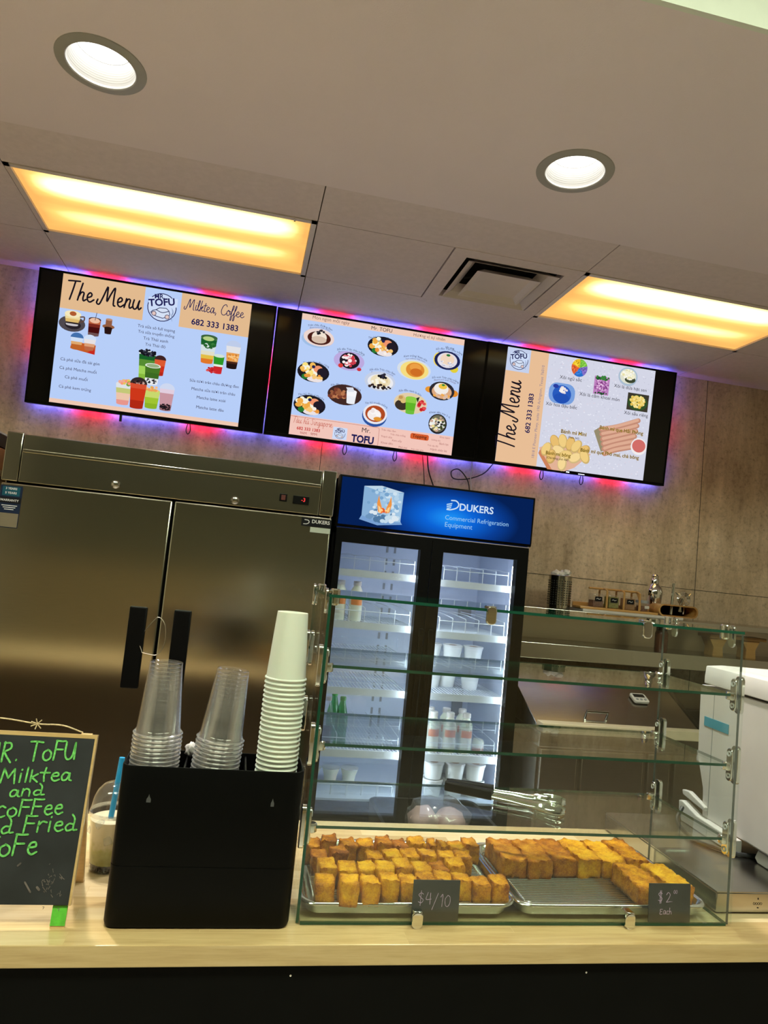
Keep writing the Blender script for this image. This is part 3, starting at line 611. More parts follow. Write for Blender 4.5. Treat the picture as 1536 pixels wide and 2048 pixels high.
for s_, x, y, w in [('Trân châu đen', .52, .590, .085), ('Trân châu trắng', .575, .609, .09), ('Thạch dừa', .522, .628, .066), ('Kem xốp', .59, .643, .056), ('Khoai dẻo', .526, .664, .07), ('Phô mai', .632, .676, .05), ('Trân châu giòn', .705, .677, .075), ('Khúc bạch', .868, .587, .06), ('Sương sáo', .82, .608, .054), ('Bánh lọt', .87, .626, .055), ('Trái cây đỏ', .80, .643, .064), ('Hạnh nhân lát', .82, .665, .1)]: p.text(s_, x, x+w, y, (170, 104, 100))
for s_, (x0, y0, x1, y1) in zip(["Trân châu đường đen", "Sốt dâu Trân châu trắng", "Tàu hũ Thái truyền thống", "Kem trứng/ Kem sữa", "Sốt đào Trân châu trắng", "Tàu hũ Thái đào rừng", "Sốt dừa Trân châu đen", "Sữa đậu nành truyền thống", "Sốt xoài Trân châu trắng", "Tàu hũ Thái vị Matcha", "Tàu hũ truyền thống", "Sữa đậu nành lá dứa", "Khoai dẻo mix 3 vị"],
        [(.037, .062, .176, .065), (.215, .169, .374, .173), (.384, .075, .55, .077), (.602, .149, .741, .153), (.785, .078, .946, .084), (.034, .273, .181, .274), (.413, .255, .563, .259), (.203, .372, .376, .377), (.781, .245, .943, .25), (.027, .452, .176, .46), (.408, .447, .54, .453), (.595, .349, .73, .357), (.79, .448, .915, .46)]):
    p.text(s_, x0, x1, y0-.006, (50, 46, 74), arc=.014, y1=y1-.006)
for s_, x0, x1, y in [("Beancurd with boba", .05, .165, .073), ("Beancurd with strawberry", .224, .366, .181), ("Beancurd with peach", .80, .93, .093), ("Beancurd with coconut", .424, .553, .268), ("Beancurd with mango", .795, .928, .258), ("Yam yellow/ Milk foam", .612, .73, .163)]:
    p.text(s_, x0, x1, y-.004, (120, 104, 130), arc=.011)
p.text('Sốt vàng', .84, .892, .066, (50, 46, 74), .01); tv.done(p, 'menu_lettering')
p = tv.paint(); p.rect(.245, .606, .326, .674, (205, 220, 248)); logo(p, .286, .640, .031); tv.done(p, 'shop_emblem')
def dish(n, fn):
    p = tv.paint(); fn(p); tv.done(p, n)
def fruit(cx, cy, seed):
    def f(p):
        p.ell(cx, cy, .09, .056, (28, 26, 34)); p.ell(cx+.012, cy+.038, .045, .016, (236, 226, 226))
        p.dots(seed, 26, cx-.02, cy-.01, .052, .03, .014, [(250, 226, 130), (246, 244, 226), (238, 170, 70), (245, 190, 90)]); p.ell(cx+.025, cy-.02, .026, .02, (240, 150, 110)); p.ell(cx+.05, cy-.004, .03, .025, (34, 28, 40))
        p.ell(cx-.045, cy+.03, .018, .015, (40, 120, 50)); p.dots(seed+1, 10, cx+.01, cy+.026, .05, .012, .010, [(232, 150, 60), (246, 200, 120), (250, 240, 230)]); p.ell(cx-.002, cy-.03, .010, .009, (34, 34, 80))
    return f
dish('pudding_picture', lambda p: (p.ell(.105, .124, .088, .052, (228, 200, 196)), p.ell(.095, .135, .085, .045, (160, 190, 230)), p.ell(.106, .122, .086, .049, (236, 214, 208)), p.ell(.108, .125, .066, .037, (74, 30, 24)), p.ell(.108, .12, .042, .034, (240, 226, 210)), p.ell(.108, .134, .042, .020, (214, 190, 170)), p.dots(2, 16, .112, .092, .021, .013, .006, [BLK, (50, 46, 56)])))
dish('strawberry_picture', lambda p: (p.ell(.29, .226, .088, .054, (188, 170, 224)), p.ell(.293, .224, .058, .046, (30, 26, 34)), p.dots(3, 40, .293, .222, .04, .032, .009, [(240, 220, 226), (226, 120, 130), (206, 60, 74), (250, 240, 240)]), p.ell(.245, .258, .014, .012, (214, 60, 56)), p.ell(.352, .265, .013, .010, (206, 50, 60))))
dish('thai_pudding_picture', fruit(.474, .115, 21))
dish('custard_picture', lambda p: (p.ell(.669, .219, .1, .058, (214, 222, 232)), p.ell(.672, .222, .084, .052, (246, 222, 130)), p.ell(.676, .219, .055, .042, (222, 140, 50)), p.ell(.676, .205, .034, .022, (236, 160, 70)), p.ell(.684, .232, .036, .022, (206, 110, 36))))
dish('peach_picture', lambda p: (p.ell(.805, .137, .03, .04, (240, 214, 90)), p.ell(.905, .18, .025, .022, (226, 206, 60)), p.ell(.859, .137, .078, .054, (28, 34, 84)), p.ell(.859, .136, .060, .044, (226, 222, 232)), p.ell(.859, .13, .042, .032, (240, 214, 190)), p.dots(5, 24, .859, .155, .044, .015, .005, [(240, 240, 246), (190, 190, 210)]), p.ell(.862, .106, .012, .007, (40, 120, 60))))
dish('peach_bowl_picture', fruit(.097, .319, 31))
dish('coconut_picture', lambda p: (p.ell(.479, .315, .09, .056, (198, 208, 230)), p.ell(.482, .318, .075, .044, (236, 236, 240)), p.ell(.482, .312, .058, .036, (236, 222, 186)), p.dots(6, 22, .482, .318, .05, .026, .010, [(246, 236, 206), (226, 206, 160), (250, 246, 230)]), p.dots(7, 26, .482, .345, .066, .015, .0075, [BLK, (60, 44, 40)]), p.dots(8, 16, .492, .283, .024, .012, .0075, [BLK, (46, 44, 60)])))
dish('soy_milk_picture', lambda p: (p.ell(.287, .42, .098, .058, (64, 40, 36)), p.dots(9, 24, .245, .42, .05, .03, .013, [(150, 90, 60), (186, 120, 80), (120, 60, 44)]), p.cup(.325, .395, .462, .058, .046, [(0, WHT), (.4, (236, 238, 244))]), p.poly([(.29, .376), (.33, .372), (.34, .395), (.305, .4)], (222, 226, 236))))
dish('mango_picture', lambda p: (p.ell(.775, .318, .028, .018, (230, 150, 50)), p.ell(.918, .322, .028, .02, (226, 140, 44)), p.ell(.847, .317, .076, .054, (44, 42, 50)), p.ell(.847, .322, .06, .04, (220, 170, 130)), p.ell(.842, .305, .044, .034, (242, 236, 230)), p.ell(.85, .29, .026, .016, (240, 196, 70)), p.ell(.852, .282, .010, .006, (60, 140, 60)), p.dots(10, 16, .847, .345, .05, .012, .009, [(240, 170, 80), (220, 190, 170)])))
dish('matcha_bowl_picture', fruit(.097, .505, 41))
dish('caramel_picture', lambda p: (p.ell(.47, .515, .072, .062, (46, 84, 160)), p.ell(.472, .503, .070, .058, (232, 232, 240)), p.ell(.473, .502, .058, .047, (176, 74, 34)), p.ell(.468, .508, .040, .032, (244, 236, 232)), p.dots(11, 7, .48, .49, .03, .02, .013, [(250, 246, 244), (238, 228, 226)]), p.ell(.49, .53, .024, .012, (226, 150, 50))))
dish('smoothie_picture', lambda p: (p.ell(.67, .414, .098, .06, (226, 206, 170)), p.ell(.62, .43, .04, .03, (60, 50, 40)), p.dots(12, 16, .63, .395, .03, .016, .013, [(220, 190, 120), (196, 150, 90)]), p.dots(13, 12, .738, .42, .022, .026, .01, [(200, 30, 40), (226, 80, 80)]), p.cup(.672, .385, .472, .066, .05, [(0, (140, 206, 70)), (.3, (96, 180, 40)), (.8, (110, 190, 60))]), p.poly([(.7, .38), (.72, .37), (.712, .405)], (30, 40, 34))))
dish('yam_picture', lambda p: (p.ell(.844, .51, .055, .058, (36, 32, 36)), p.ell(.844, .508, .047, .050, (110, 110, 90)), p.dots(14, 40, .84, .508, .04, .042, .0095, [(246, 244, 238), (236, 220, 150), (206, 170, 150), (230, 236, 230)]), p.dots(15, 8, .866, .51, .02, .025, .008, [(40, 40, 44), (60, 70, 40)])))
tv.loops((.465, .76))
# sticky rice and breads
tv = TV(1.267, 2.306, 'menu screen of sticky rice and breads, furthest from the steel refrigerator', .126, .965)
q = tv.paint(); q.rect(0, 0, .965, .69, (212, 214, 230)); Rr = random.Random(4); st = q.st; q.d += st; q.st = st/20
for i in range(700): x, y = Rr.uniform(.27, .955), Rr.uniform(.01, .68); q.ell(x, y, .005, .004, Rr.choice([(222, 224, 238), (202, 204, 222), (218, 212, 226), (230, 232, 244)]), n=6)
q.st = st; q.rect(0, 0, .260, .69, (232, 190, 150)); tv.done(q, 'menu_background')
p = tv.paint(); vt = lambda y0, x0: (lambda a, b: (x0-b, y0-a))
p.strokes('The Menu', SCRIPT, 0, .41, 0, .0085, INK, 1.15, tr=vt(.60, .106))
v, f = text2d('682 333 1383', 0, .236, 0, bold=.02); p.poly([(.193-b, .49-a) for a, b in v], NAVY, f)
v, f = text2d('1818 E Pioneer Pkwy, suite 190 Arlington, Texas 76010', 0, .555, 0); p.poly([(.240-b, .631-a) for a, b in v], (140, 128, 150), f)
for s_, x0, x1, y in [('Xôi ngũ sắc', .344, .487, .138), ('Xôi lá dứa hạt sen', .70, .918, .138), ('Xôi lá cẩm khoai môn', .482, .746, .22), ('Xôi hoa đậu biếc', .275, .476, .307), ('Xôi sầu riêng', .786, .947, .291)]: p.text(s_, x0, x1, y, (36, 34, 48))
tv.done(p, 'menu_lettering')
p = tv.paint(); p.rect(0, 0, .146, .138, (196, 208, 236)); logo(p, .076, .068, .058); tv.done(p, 'shop_emblem')
def five(p):
    for i, c in enumerate([(120, 190, 60), (130, 110, 200), (40, 110, 200), (226, 100, 50), (236, 190, 40)]):
        a = -90+72*i; p.poly([(.462, .057)]+[(.462+.052*cos(radians(a+72*j/8)), .057+.054*sin(radians(a+72*j/8))) for j in range(9)], c)
        am = radians(a+36); p.dots(50+i, 30, .462+.03*cos(am), .057+.03*sin(am), .018, .018, .0045, [tuple(min(255, v+30) for v in c), tuple(int(v*.8) for v in c), c])
dish('five_colour_rice_picture', five)
dish('pandan_rice_picture', lambda p: (p.ell(.784, .063, .064, .057, (170, 190, 210)), p.ell(.784, .061, .054, .046, (222, 224, 206)), p.ell(.80, .08, .036, .02, (60, 70, 50)), p.dots(61, 60, .784, .052, .042, .03, .0075, [(244, 240, 210), (230, 222, 170), (250, 248, 236)])))
dish('purple_rice_picture', lambda p: (p.rect(.567, .088, .667, .197, (190, 130, 190)), p.dots(62, 140, .617, .145, .044, .044, .006, [(200, 140, 200), (160, 90, 160), (230, 190, 226), (130, 60, 130)]), p.dots(63, 26, .617, .096, .045, .010, .008, [(30, 90, 40), (60, 130, 60)]), p.dots(64, 12, .617, .19, .045, .005, .006, [(30, 80, 40)])))
dish('blue_rice_picture', lambda p: (p.poly(rr(.084, .062, .05, 5, .368, .227), (120, 160, 222)), p.ell(.368, .232, .06, .055, (40, 90, 190)), p.ell(.325, .187, .018, .012, (40, 60, 160)), p.dots(65, 30, .372, .205, .026, .02, .0065, [(246, 240, 236), (230, 220, 226)]), p.ell(.368, .255, .05, .03, (34, 80, 180))))
dish('durian_rice_picture', lambda p: (p.rect(.796, .157, .938, .262, (60, 56, 44)), p.ell(.866, .212, .066, .048, (50, 80, 40)), p.dots(66, 90, .866, .205, .052, .036, .0085, [(240, 214, 120), (226, 190, 80), (250, 232, 160)])))
def breads(p):
    p.poly([(.262, .567), (.30, .548), (.56, .548), (.598, .566), (.50, .66), (.44, .688), (.36, .688)], (226, 178, 150)); p.poly([(.27, .575), (.36, .688), (.33, .688), (.262, .60)], (206, 130, 90))
    for x, y, a, c in [(.31, .57, 25, 0), (.36, .52, -30, 1), (.41, .51, -15, 0), (.46, .52, 10, 1), (.50, .53, 35, 0), (.55, .55, 50, 1), (.39, .57, -70, 2), (.44, .59, 80, 0), (.50, .60, 60, 2), (.345, .61, 10, 1), (.42, .645, 0, 2), (.56, .585, -30, 0)]:
        col = [(240, 206, 130), (232, 190, 112), (246, 216, 150)][c]; ca, sa = cos(radians(a)), sin(radians(a))
        p.poly([(x+.03*cos(t*pi/8)*ca-.045*sin(t*pi/8)*sa, y+.03*cos(t*pi/8)*sa+.045*sin(t*pi/8)*ca) for t in range(16)], tuple(int(v*.86) for v in col)); p.poly([(x-.003+.024*cos(t*pi/8)*ca-.038*sin(t*pi/8)*sa, y-.003+.024*cos(t*pi/8)*sa+.038*sin(t*pi/8)*ca) for t in range(16)], col)
dish('mini_bread_picture', breads)
def sticks(p):
    p.poly([(.60, .42), (.64, .39), (.69, .53), (.66, .54)], (150, 140, 110))
    for i in range(6):
        y = .375+.029*i; p.line([(.645+.008*i, y+.03), (.75, y), (.885-.004*i, y-.055+.004*i)], .03, (196, 140, 118), 4); p.line([(.65+.008*i, y+.026), (.75, y-.004), (.88-.004*i, y-.057+.004*i)], .018, (222, 172, 146), 4)
    p.ell(.906, .478, .054, .052, (240, 236, 236)); p.ell(.906, .474, .045, .040, (210, 110, 104))
dish('bread_stick_picture', sticks)
p = tv.paint()
for s_, x0, x1, y in [('Bánh mì Mini', .389, .555, .461), ('Bánh mì que Hải Phòng', .635, .926, .404), ('Bánh mì que Phô mai, chà bông', .527, .916, .556), ('Bánh mì bông', .308, .469, .60)]: p.text(s_, x0, x1, y, (206, 170, 60), .03); p.text(s_, x0+.001, x1-.001, y, (60, 44, 20))
p.text('(Pate, bơ)', .439, .509, .486, (60, 44, 30), .01); p.text('(Chà bông phô mai)', .316, .457, .624, (60, 44, 30), .01); tv.done(p, 'bread_lettering')
tv.loops((.44, .70))
mb = MB().box(.58, .60, -.0035, .0, .006, .012).box(.66, .70, -.0035, 0, .004, .0075); mb.build('status_light', emis('status_led', (.8, .9, 1, 1), 3), tv.t)
# cables behind the screens
tag(MB().tube([(.985, 3.985, 2.32), (1.005, 3.99, 2.22), (1.05, 4.0, 2.12), (1.06, 4.0, 2.06)], .004, smooth=5).build('power_cable', M['rubber']), 'thick black cable hanging from the tofu pudding screen down to the cooler', 'cable')
tag(MB().tube([(.955, 3.985, 2.32), (.975, 3.99, 2.22), (.99, 4.0, 2.12), (.99, 4.0, 2.06)], .0025, smooth=5).build('signal_cable', M['rubber']), 'thin black wire hanging beside the thick cable under the tofu pudding screen', 'cable')
tag(MB().tube([(1.40, 3.985, 2.32), (1.34, 3.99, 2.245), (1.24, 3.995, 2.20), (1.16, 3.995, 2.195), (1.145, 3.997, 2.235), (1.19, 3.992, 2.25), (1.25, 3.985, 2.18), (1.27, 3.99, 2.06)], .0035, smooth=6).build('looped_cable', M['rubber']), 'black cable with a loop, hanging under the sticky rice screen', 'cable')
tag(MB().tube([(1.255, 4.0, 2.40), (1.262, 3.99, 2.30), (1.268, 3.99, 2.26), (1.262, 3.99, 2.22), (1.28, 4.0, 2.10), (1.27, 4.0, 2.06)], .003, smooth=5).build('strip_lead', M['white']), 'thin white lead hanging between the pudding screen and the sticky rice screen', 'cable')
# ---------------------------------------------------------------- steel two-door refrigerator
FY = 3.17
def ft(mb, s_, x0, x1, z, y, mi=0, **kw):              # printed lettering facing the customer side
    v, f = text2d(s_, x0, x1, z, **kw); mb.add([(a, y, b) for a, b in v], f, mi); return mb
t = thing('steel_refrigerator', 'wide stainless steel two-door refrigerator under the coffee drinks screen', 'refrigerator', (-.318, FY, 0))
X0, X1 = -.694, .694
MB().box(X0, X1, .06, .84, .12, 2.03).build('cabinet', M['steel_dark'], t, bevel=.003)
MB().box(X0+.066, X1-.066, .0, .06, 1.834, 2.035).build('header_panel', M['steel_hdr'], t, bevel=.003)
MB().box(X0+.068, X1-.068, -.006, .0, 1.958, 1.972).build('header_trim', M['steel'], t, bevel=.003)
for a, b in ((X0, X0+.064), (X1-.064, X1)): MB().box(a, b, -.002, .06, 1.834, 2.04).build('corner_post', M['steel_hdr'], t, bevel=.004)
MB().box(X0+.01, X1-.01, .04, .062, .2, 1.834).build('door_gasket', M['black_matte'], t)
for sgn, a, b, h0, h1 in ((-1, X0+.004, -.004, -.122, -.05), (1, .006, X1-.004, .06, .132)):
    d = MB().box(a, b, -.004, .04, .22, 1.826).build('door', M['steel'], t, bevel=.006)
    mb = MB(); mb.box(h0, h1, -.0165, -.0035, 1.023, 1.364); mb.build('handle', M['black'], d, bevel=.006)
    MB().lathe([(.018, 0), (.018, .012), (.012, .02), (.004, .022)], (-.243 if sgn < 0 else .258, -.001, 1.868 if sgn < 0 else 1.858), 20, axis='Y', cap1=True).build('lock', M['chrome'], t)
MB().box(X0+.02, X1-.02, .02, .06, .1, .2).build('kick_panel', M['steel'], t)
for x in (X0+.08, X1-.08):
    for y in (.12, .76): MB().lathe([(.02, .12), (.02, .06), (.04, .055), (.04, .0)], (x, y, 0), 16, cap0=True, cap1=True).build('foot', M['black'], t)
d = MB().box(.448, .482, -.006, .0, 1.878, 1.912).build('rocker_switch', M['black'], t, bevel=.002); MB().box(.456, .474, -.009, -.006, 1.884, 1.906).build('rocker', pbr('dark_red_rocker', (.12, .02, .015), .4), d)
d = MB().box(.508, .580, -.008, .0, 1.873, 1.910).build('temperature_display', M['black'], t, bevel=.002)
mb = MB(); ft(mb, '-3', .545, .562, 1.886, -.0085); mb.build('digits', emis('red_digits', (1, .05, .05, 1), 1.6), d)
d = MB().box(.556, .690, -.0062, -.004, 1.780, 1.817).build('maker_badge', M['sticker'], t)
mb = MB(); ft(mb, 'DUKERS', .603, .683, 1.796, -.0065, bold=.02); mb.ribbon([(.570, 1.808), (.586, 1.806), (.590, 1.797), (.58, 1.79), (.566, 1.789)], .0035, lambda a, b: (a, -.0065, b)); mb.build('badge_lettering', M['silver'], d)
MB().box(.598, .688, -.0055, -.004, 1.755, 1.778).build('energy_label', pbr('pale_green_label', (.42, .47, .40), .5), t)
st = MB().prism([(-.688, 1.815), (-.605, 1.815), (-.603, 1.806), (-.605, 1.64), (-.688, 1.64)], -.0056, -.004).build('warranty_sticker', M['navy'], t)
MB().prism([(-.680, 1.81), (-.612, 1.81), (-.612, 1.772), (-.680, 1.772)], -.0062, -.0057).build('sticker_band', M['teal'], st)
MB().box(-.690, -.604, -.0066, -.0057, 1.742, 1.766).build('sticker_ribbon', M['sticker'], st)
MB().box(-.686, -.607, -.0062, -.0057, 1.643, 1.700).build('sticker_photo', M['steel_dark'], st)
mb = MB()
for s_, a, b, z in (('3 YEARS', -.668, -.624, 1.798), ('5 YEARS', -.668, -.624, 1.780)): ft(mb, s_, a, b, z, -.0068, bold=.02)
ft(mb, 'WARRANTY', -.684, -.612, 1.749, -.0072, bold=.02)
for z, w in ((1.730, .03), (1.722, .024), (1.714, .018)): mb.box(-.646-w, -.646+w, -.0064, -.0060, z, z+.003)
mb.build('sticker_lettering', M['silver'], st)
mb = MB(); mb.tube([(-.05, -.02, 1.175), (-.066, -.012, 1.23), (-.02, -.010, 1.31), (.004, -.01, 1.325), (.03, -.010, 1.29), (.035, -.012, 1.22), (.01, -.015, 1.17), (-.05, -.02, 1.175)], .0013, smooth=6)
mb.build('tie_loop', M['steel_dark'], t)
# ---------------------------------------------------------------- glass-door cooler
MY = 3.32; GX0, GX1 = .407, 1.395
t = thing('glass_door_cooler', 'black two-door glass cooler with a blue lit header', 'refrigerator', (0, MY, 0))
mb = MB()                                             # open-fronted carcass
mb.box(GX0, GX0+.022, .05, .70, .10, 2.04).box(GX1-.022, GX1, .05, .70, .10, 2.04).box(GX0, GX1, .68, .70, .10, 2.04).box(GX0, GX1, .05, .70, 1.775, 2.04).box(GX0, GX1, .05, .70, .10, .525)
mb.build('carcass', M['black'], t)
mb = MB(); mb.box(GX0+.022, GX0+.028, .06, .675, .525, 1.775).box(GX1-.028, GX1-.022, .06, .675, .525, 1.775).box(GX0+.022, GX1-.022, .67, .678, .525, 1.775).box(GX0+.022, GX1-.022, .06, .675, 1.765, 1.775).box(GX0+.022, GX1-.022, .06, .675, .525, .535)
mb.build('liner', M['cool_white'], t)
mb = MB()
for x in (.80, .845):
    for k in range(17): mb.box(x, x+.012, .667, .6705, .60+k*.07, .635+k*.07)
mb.box(.60, .70, .664, .671, 1.30, 1.345); mb.build('back_slots', M['grey'], t)
hb = MB().loft([[(GX0, -.0, 1.803), (GX1, -.0, 1.803), (GX1, .05, 1.803), (GX0, .05, 1.803)], [(GX0, -.005, 1.82), (GX1, -.005, 1.82), (GX1, .05, 1.82), (GX0, .05, 1.82)], [(GX0, -.01, 2.05), (GX1, -.01, 2.05), (GX1, .05, 2.05), (GX0, .05, 2.05)]]).build('header_box', M['black'], t, bevel=.004)
def blue_sign():
    k = N('lit_blue_header'); co = k.coord(); sp = k.n('SeparateXYZ', Vector=co)
    dx = k.math('DIVIDE', k.math('SUBTRACT', sp.outputs[0], .96), .36); dz = k.math('DIVIDE', k.math('SUBTRACT', sp.outputs[2], 1.90), .16)
    r = k.math('SQRT', k.math('ADD', k.math('MULTIPLY', dx, dx), k.math('MULTIPLY', dz, dz)))
    return k.surf(k.n('Emission', Color=k.ramp(r, [(0, lin((30, 150, 250))), (.35, lin((12, 100, 215))), (.7, lin((10, 62, 150))), (1, lin((6, 32, 84)))]), Strength=1.0))
sg = MB().box(GX0+.012, GX1-.012, -.0125, -.0105, 1.816, 2.040).build('header_sign', blue_sign(), t)
p = Paint(.0132); p.poly([(.0, .07), (.02, .04), (.09, .02), (.12, .04), (.13, .16), (.10, .19), (.01, .19)], (150, 190, 225))
ice = [(.10, .035), (.185, .025), (.295, .045), (.29, .19), (.18, .198), (.10, .175)]
p = Paint(.0132); p.poly([(.09, .195), (.18, .215), (.30, .2), (.29, .185), (.1, .175)], (120, 160, 210)); p.poly(ice, (136, 176, 214)); p.poly([(.10, .035), (.185, .025), (.295, .045), (.2, .058)], (190, 214, 232)); p.poly([(.18, .06), (.292, .05), (.29, .188), (.178, .196)], (160, 196, 226))
p.dots(81, 46, .2, .17, .085, .022, .012, [(110, 150, 190), (196, 220, 236), (80, 120, 160), (220, 232, 240)]); p.dots(82, 40, .2, .10, .08, .07, .010, [(120, 164, 204), (180, 210, 232), (206, 226, 240)])
for sx in (-1, 1): p.poly([(.205+sx*.008, .155), (.205+sx*.028, .15), (.205+sx*.036, .11), (.205+sx*.030, .07), (.205+sx*.022, .10), (.205+sx*.012, .125)], (236, 150, 70)); p.poly([(.205+sx*.012, .15), (.205+sx*.024, .147), (.205+sx*.03, .12), (.205+sx*.018, .128)], (250, 206, 140))
p.dots(83, 10, .205, .148, .025, .012, .007, [(246, 120, 50), (255, 210, 140), (226, 90, 40)])
p.build('ice_picture', sg, (GX0+.02, 0, 2.042), M['ink'])
p = Paint(.0132); LT = (205, 226, 246); o = GX0+.02
p.text('DUKERS', .578, .752, .098, LT, .02); p.text('Commercial Refrigeration', .510, .835, .150, (150, 200, 240), .0); p.text('Equipment', .512, .651, .185, (150, 200, 240), .0)
p.line([(.534, .055), (.558, .055), (.572, .070), (.564, .088), (.535, .100), (.515, .101)], .006, LT, 5)
for k in range(3): p.poly([(.512+.001*k, .074+.010*k), (.540-.002*k, .066+.010*k), (.538-.002*k, .073+.010*k), (.511+.001*k, .081+.010*k)], (170, 210, 240))
p.build('header_lettering', sg, (o, 0, 2.042), M['ink'])
MB().tube([(GX0+.01, .0, 1.80), (GX1-.01, .0, 1.80)], .004).build('header_trim', M['chrome'], t)
MB().box(GX0+.01, GX1-.01, .0, .06, 1.735, 1.80).build('top_rail', M['black'], t)
for n_, a, b, g0, g1 in (('n', .418, .886, .449, .833), ('f', .890, 1.384, .947, 1.327)):
    d = MB(); z0, z1 = .20, 1.787; gz0, gz1 = .50, 1.733
    d.box(a, g0, -.005, .045, z0, z1).box(g1, b, -.005, .045, z0, z1).box(g0, g1, -.005, .045, gz1, z1).box(g0, g1, -.005, .045, z0, gz0)
    d = d.build('door', M['black'], t)
    MB().box(g0-.004, g1+.004, .012, .016, gz0-.004, gz1+.004).build('door_glass', M['cooler_glass'], d)
    x = .868 if n_ == 'n' else .915
    MB().box(x-.010, x+.010, -.03, -.02, .85, 1.36).box(x-.008, x+.008, -.021, -.004, .86, .89).box(x-.008, x+.008, -.021, -.004, 1.32, 1.35).build('door_handle', M['black'], d, bevel=.003)
for x in (.862, .912, 1.340):
    MB().box(x-.006, x+.006, .058, .070, .56, 1.70).build('light_tube', M['cool_led'], t)
mb = MB(); mb.box(GX0+.01, GX1-.01, .01, .06, .10, .195)
for k in range(6): mb.box(GX0+.03, GX1-.03, .002, .012, .108+k*.014, .114+k*.014)
mb.build('grille', M['black_matte'], t)
for x in (GX0+.06, GX1-.06):
    for y in (.12, .62): MB().lathe([(.02, .10), (.02, .05), (.035, .045), (.035, 0)], (x, y, 0), 14, cap0=True, cap1=True).build('foot', M['black'], t)
SHL = [1.600, 1.350, 1.185, 1.035, .742]; SHR = [1.592, 1.338, 1.183, 1.036, .742]
def shelf(x0, x1, z, fence):
    mb = MB(); n = int((x1-x0)/.017)
    for k in range(n+1): x = x0+(x1-x0)*k/n; mb.box(x-.0016, x+.0016, .105, .64, z+.003, z+.0065)
    for y in (.13, .30, .46, .64): mb.box(x0, x1, y-.003, y+.003, z-.002, z+.003)
    s_ = mb.build('shelf', M['coated'], t)
    MB().box(x0-.004, x1+.004, .092, .102, z-.026, z+.008).build('price_rail', M['rail'], s_)
    if fence:
        mb = MB(); n = 5
        for k in range(n+1):
            x = x0+.02+(x1-x0-.04)*k/n; mb.tube([(x, .108, z+.005), (x, .110, z+.075), (x-.002, .30, z+.085), (x-.002, .62, z+.085)], .0024, 5)
        mb.tube([(x0+.02, .109, z+.06), (x1-.02, .109, z+.06)], .0024, 5)
        mb.build('divider_fence', M['coated'], s_)
for z, fn in zip(SHL, (1, 1, 0, 0, 1)): shelf(.440, .858, z, fn)
for z, fn in zip(SHR, (1, 1, 0, 0, 1)): shelf(.972, 1.352, z, fn)
mb = MB().box(.99, 1.34, .104, .107, .536, .60); mb = MB()
for k in range(6): x = .455+k*.075; mb.tube([(x, .108, .538), (x, .11, .60)], .0024, 5)
mb.tube([(.455, .109, .585), (.83, .109, .585)], .0024, 5); mb.build('floor_fence', M['coated'], t)
MB().box(1.26, 1.335, .655, .6695, 1.40, 1.47).box(1.27, 1.33, .655, .6695, .83, 1.0).build('notice_card', M['grey'], t)
# cooler contents
def bottle_m(h=.195, r=.033):
    b = MB().lathe([(0, 0), (r*.95, 0), (r, .006), (r, h*.66), (r*.9, h*.75), (r*.52, h*.87), (r*.5, h*.9)], n=20)
    c = MB().lathe([(r*.62, h*.885), (r*.62, h*.985), (r*.55, h), (0, h)], n=20)
    l = MB(); l.lathe([(r*1.015, h*.40), (r*1.015, h*.58)], n=20)
    l.v = [v for v in l.v]; fs = [f for i, f in enumerate(l.f) if 12 <= i <= 17]; l.f = fs; l.m = [0]*len(fs)
    return b.mesh('soy_milk_bottle', [M['milk']]), c.mesh('cap', [M['white']]), l.mesh('logo_patch', [M['orange']])
_bm = bottle_m()
def part(me, name, root): o = bpy.data.objects.new(name, me); C.objects.link(o); o.parent = root; return o
def soy(x, y, z, label, group='soy milk bottles in the cooler'):
    r = thing('soy_milk_bottle', label, 'bottle', (x, MY+y, z), group=group)
    part(_bm[0], 'body', r); part(_bm[1], 'cap', r); part(_bm[2], 'logo_patch', r)
zz = SHL[1]+.0068
soy(.490, .17, zz, 'milk bottle on the second cooler shelf, beside the steel refrigerator'); soy(.572, .17, zz, 'milk bottle on the second cooler shelf, nearer the middle of the cooler')
zz = SHR[4]+.0068
for k, x in enumerate((1.022, 1.108, 1.194)):
    w = ('nearest the black centre post', 'in the middle of the row', 'furthest from the black centre post')[k]
    soy(x, .16, zz, f'front milk bottle on the low cooler shelf, {w}'); soy(x+.012, .27, zz, f'back milk bottle on the low cooler shelf, {w}')
r = thing('dessert_jar', 'small jar of pale and red dessert beside the milk bottles in the cooler', 'jar', (1.268, MY+.17, zz)); MB().lathe([(0, 0), (.026, 0), (.030, .02), (.029, .03)], n=18).build('red_layer', pbr('red_jelly', (.45, .18, .12), .4), r); MB().lathe([(.0295, .030), (.031, .055), (.026, .068), (0, .07)], n=18).build('cream_layer', M['milk'], r)
tubm = MB().lathe([(0, 0), (.040, 0), (.041, .003), (.050, .070), (.050, .074), (.046, .074), (.038, .01)], n=24).mesh('tub', [M['tub']]); lidm = MB().lathe([(.053, .070), (.053, .079), (.049, .081), (.047, .078), (0, .078)], n=24).mesh('lid', [M['lid']]); cirm = MB().lathe([(.022, .0785), (0, .0788)], n=18).mesh('round_label', [M['caramel']])
def tub(x, y, z, label, sc=1., group='lidded white tubs in the cooler', name='lidded_tub'):
    r = thing(name, label, 'tub', (x, MY+y, z), group=group); part(tubm, 'tub', r); part(lidm, 'lid', r); part(cirm, 'round_label', r); r.scale = (sc, sc, sc); return r
zz = SHR[2]+.0068
for k, x in enumerate((1.005, 1.118, 1.230)): tub(x, .26, zz, f'lidded white tub on the third cooler shelf, {("nearest the black centre post", "middle of three", "nearest the bright light tube")[k]}')
zz = SHR[3]+.0068
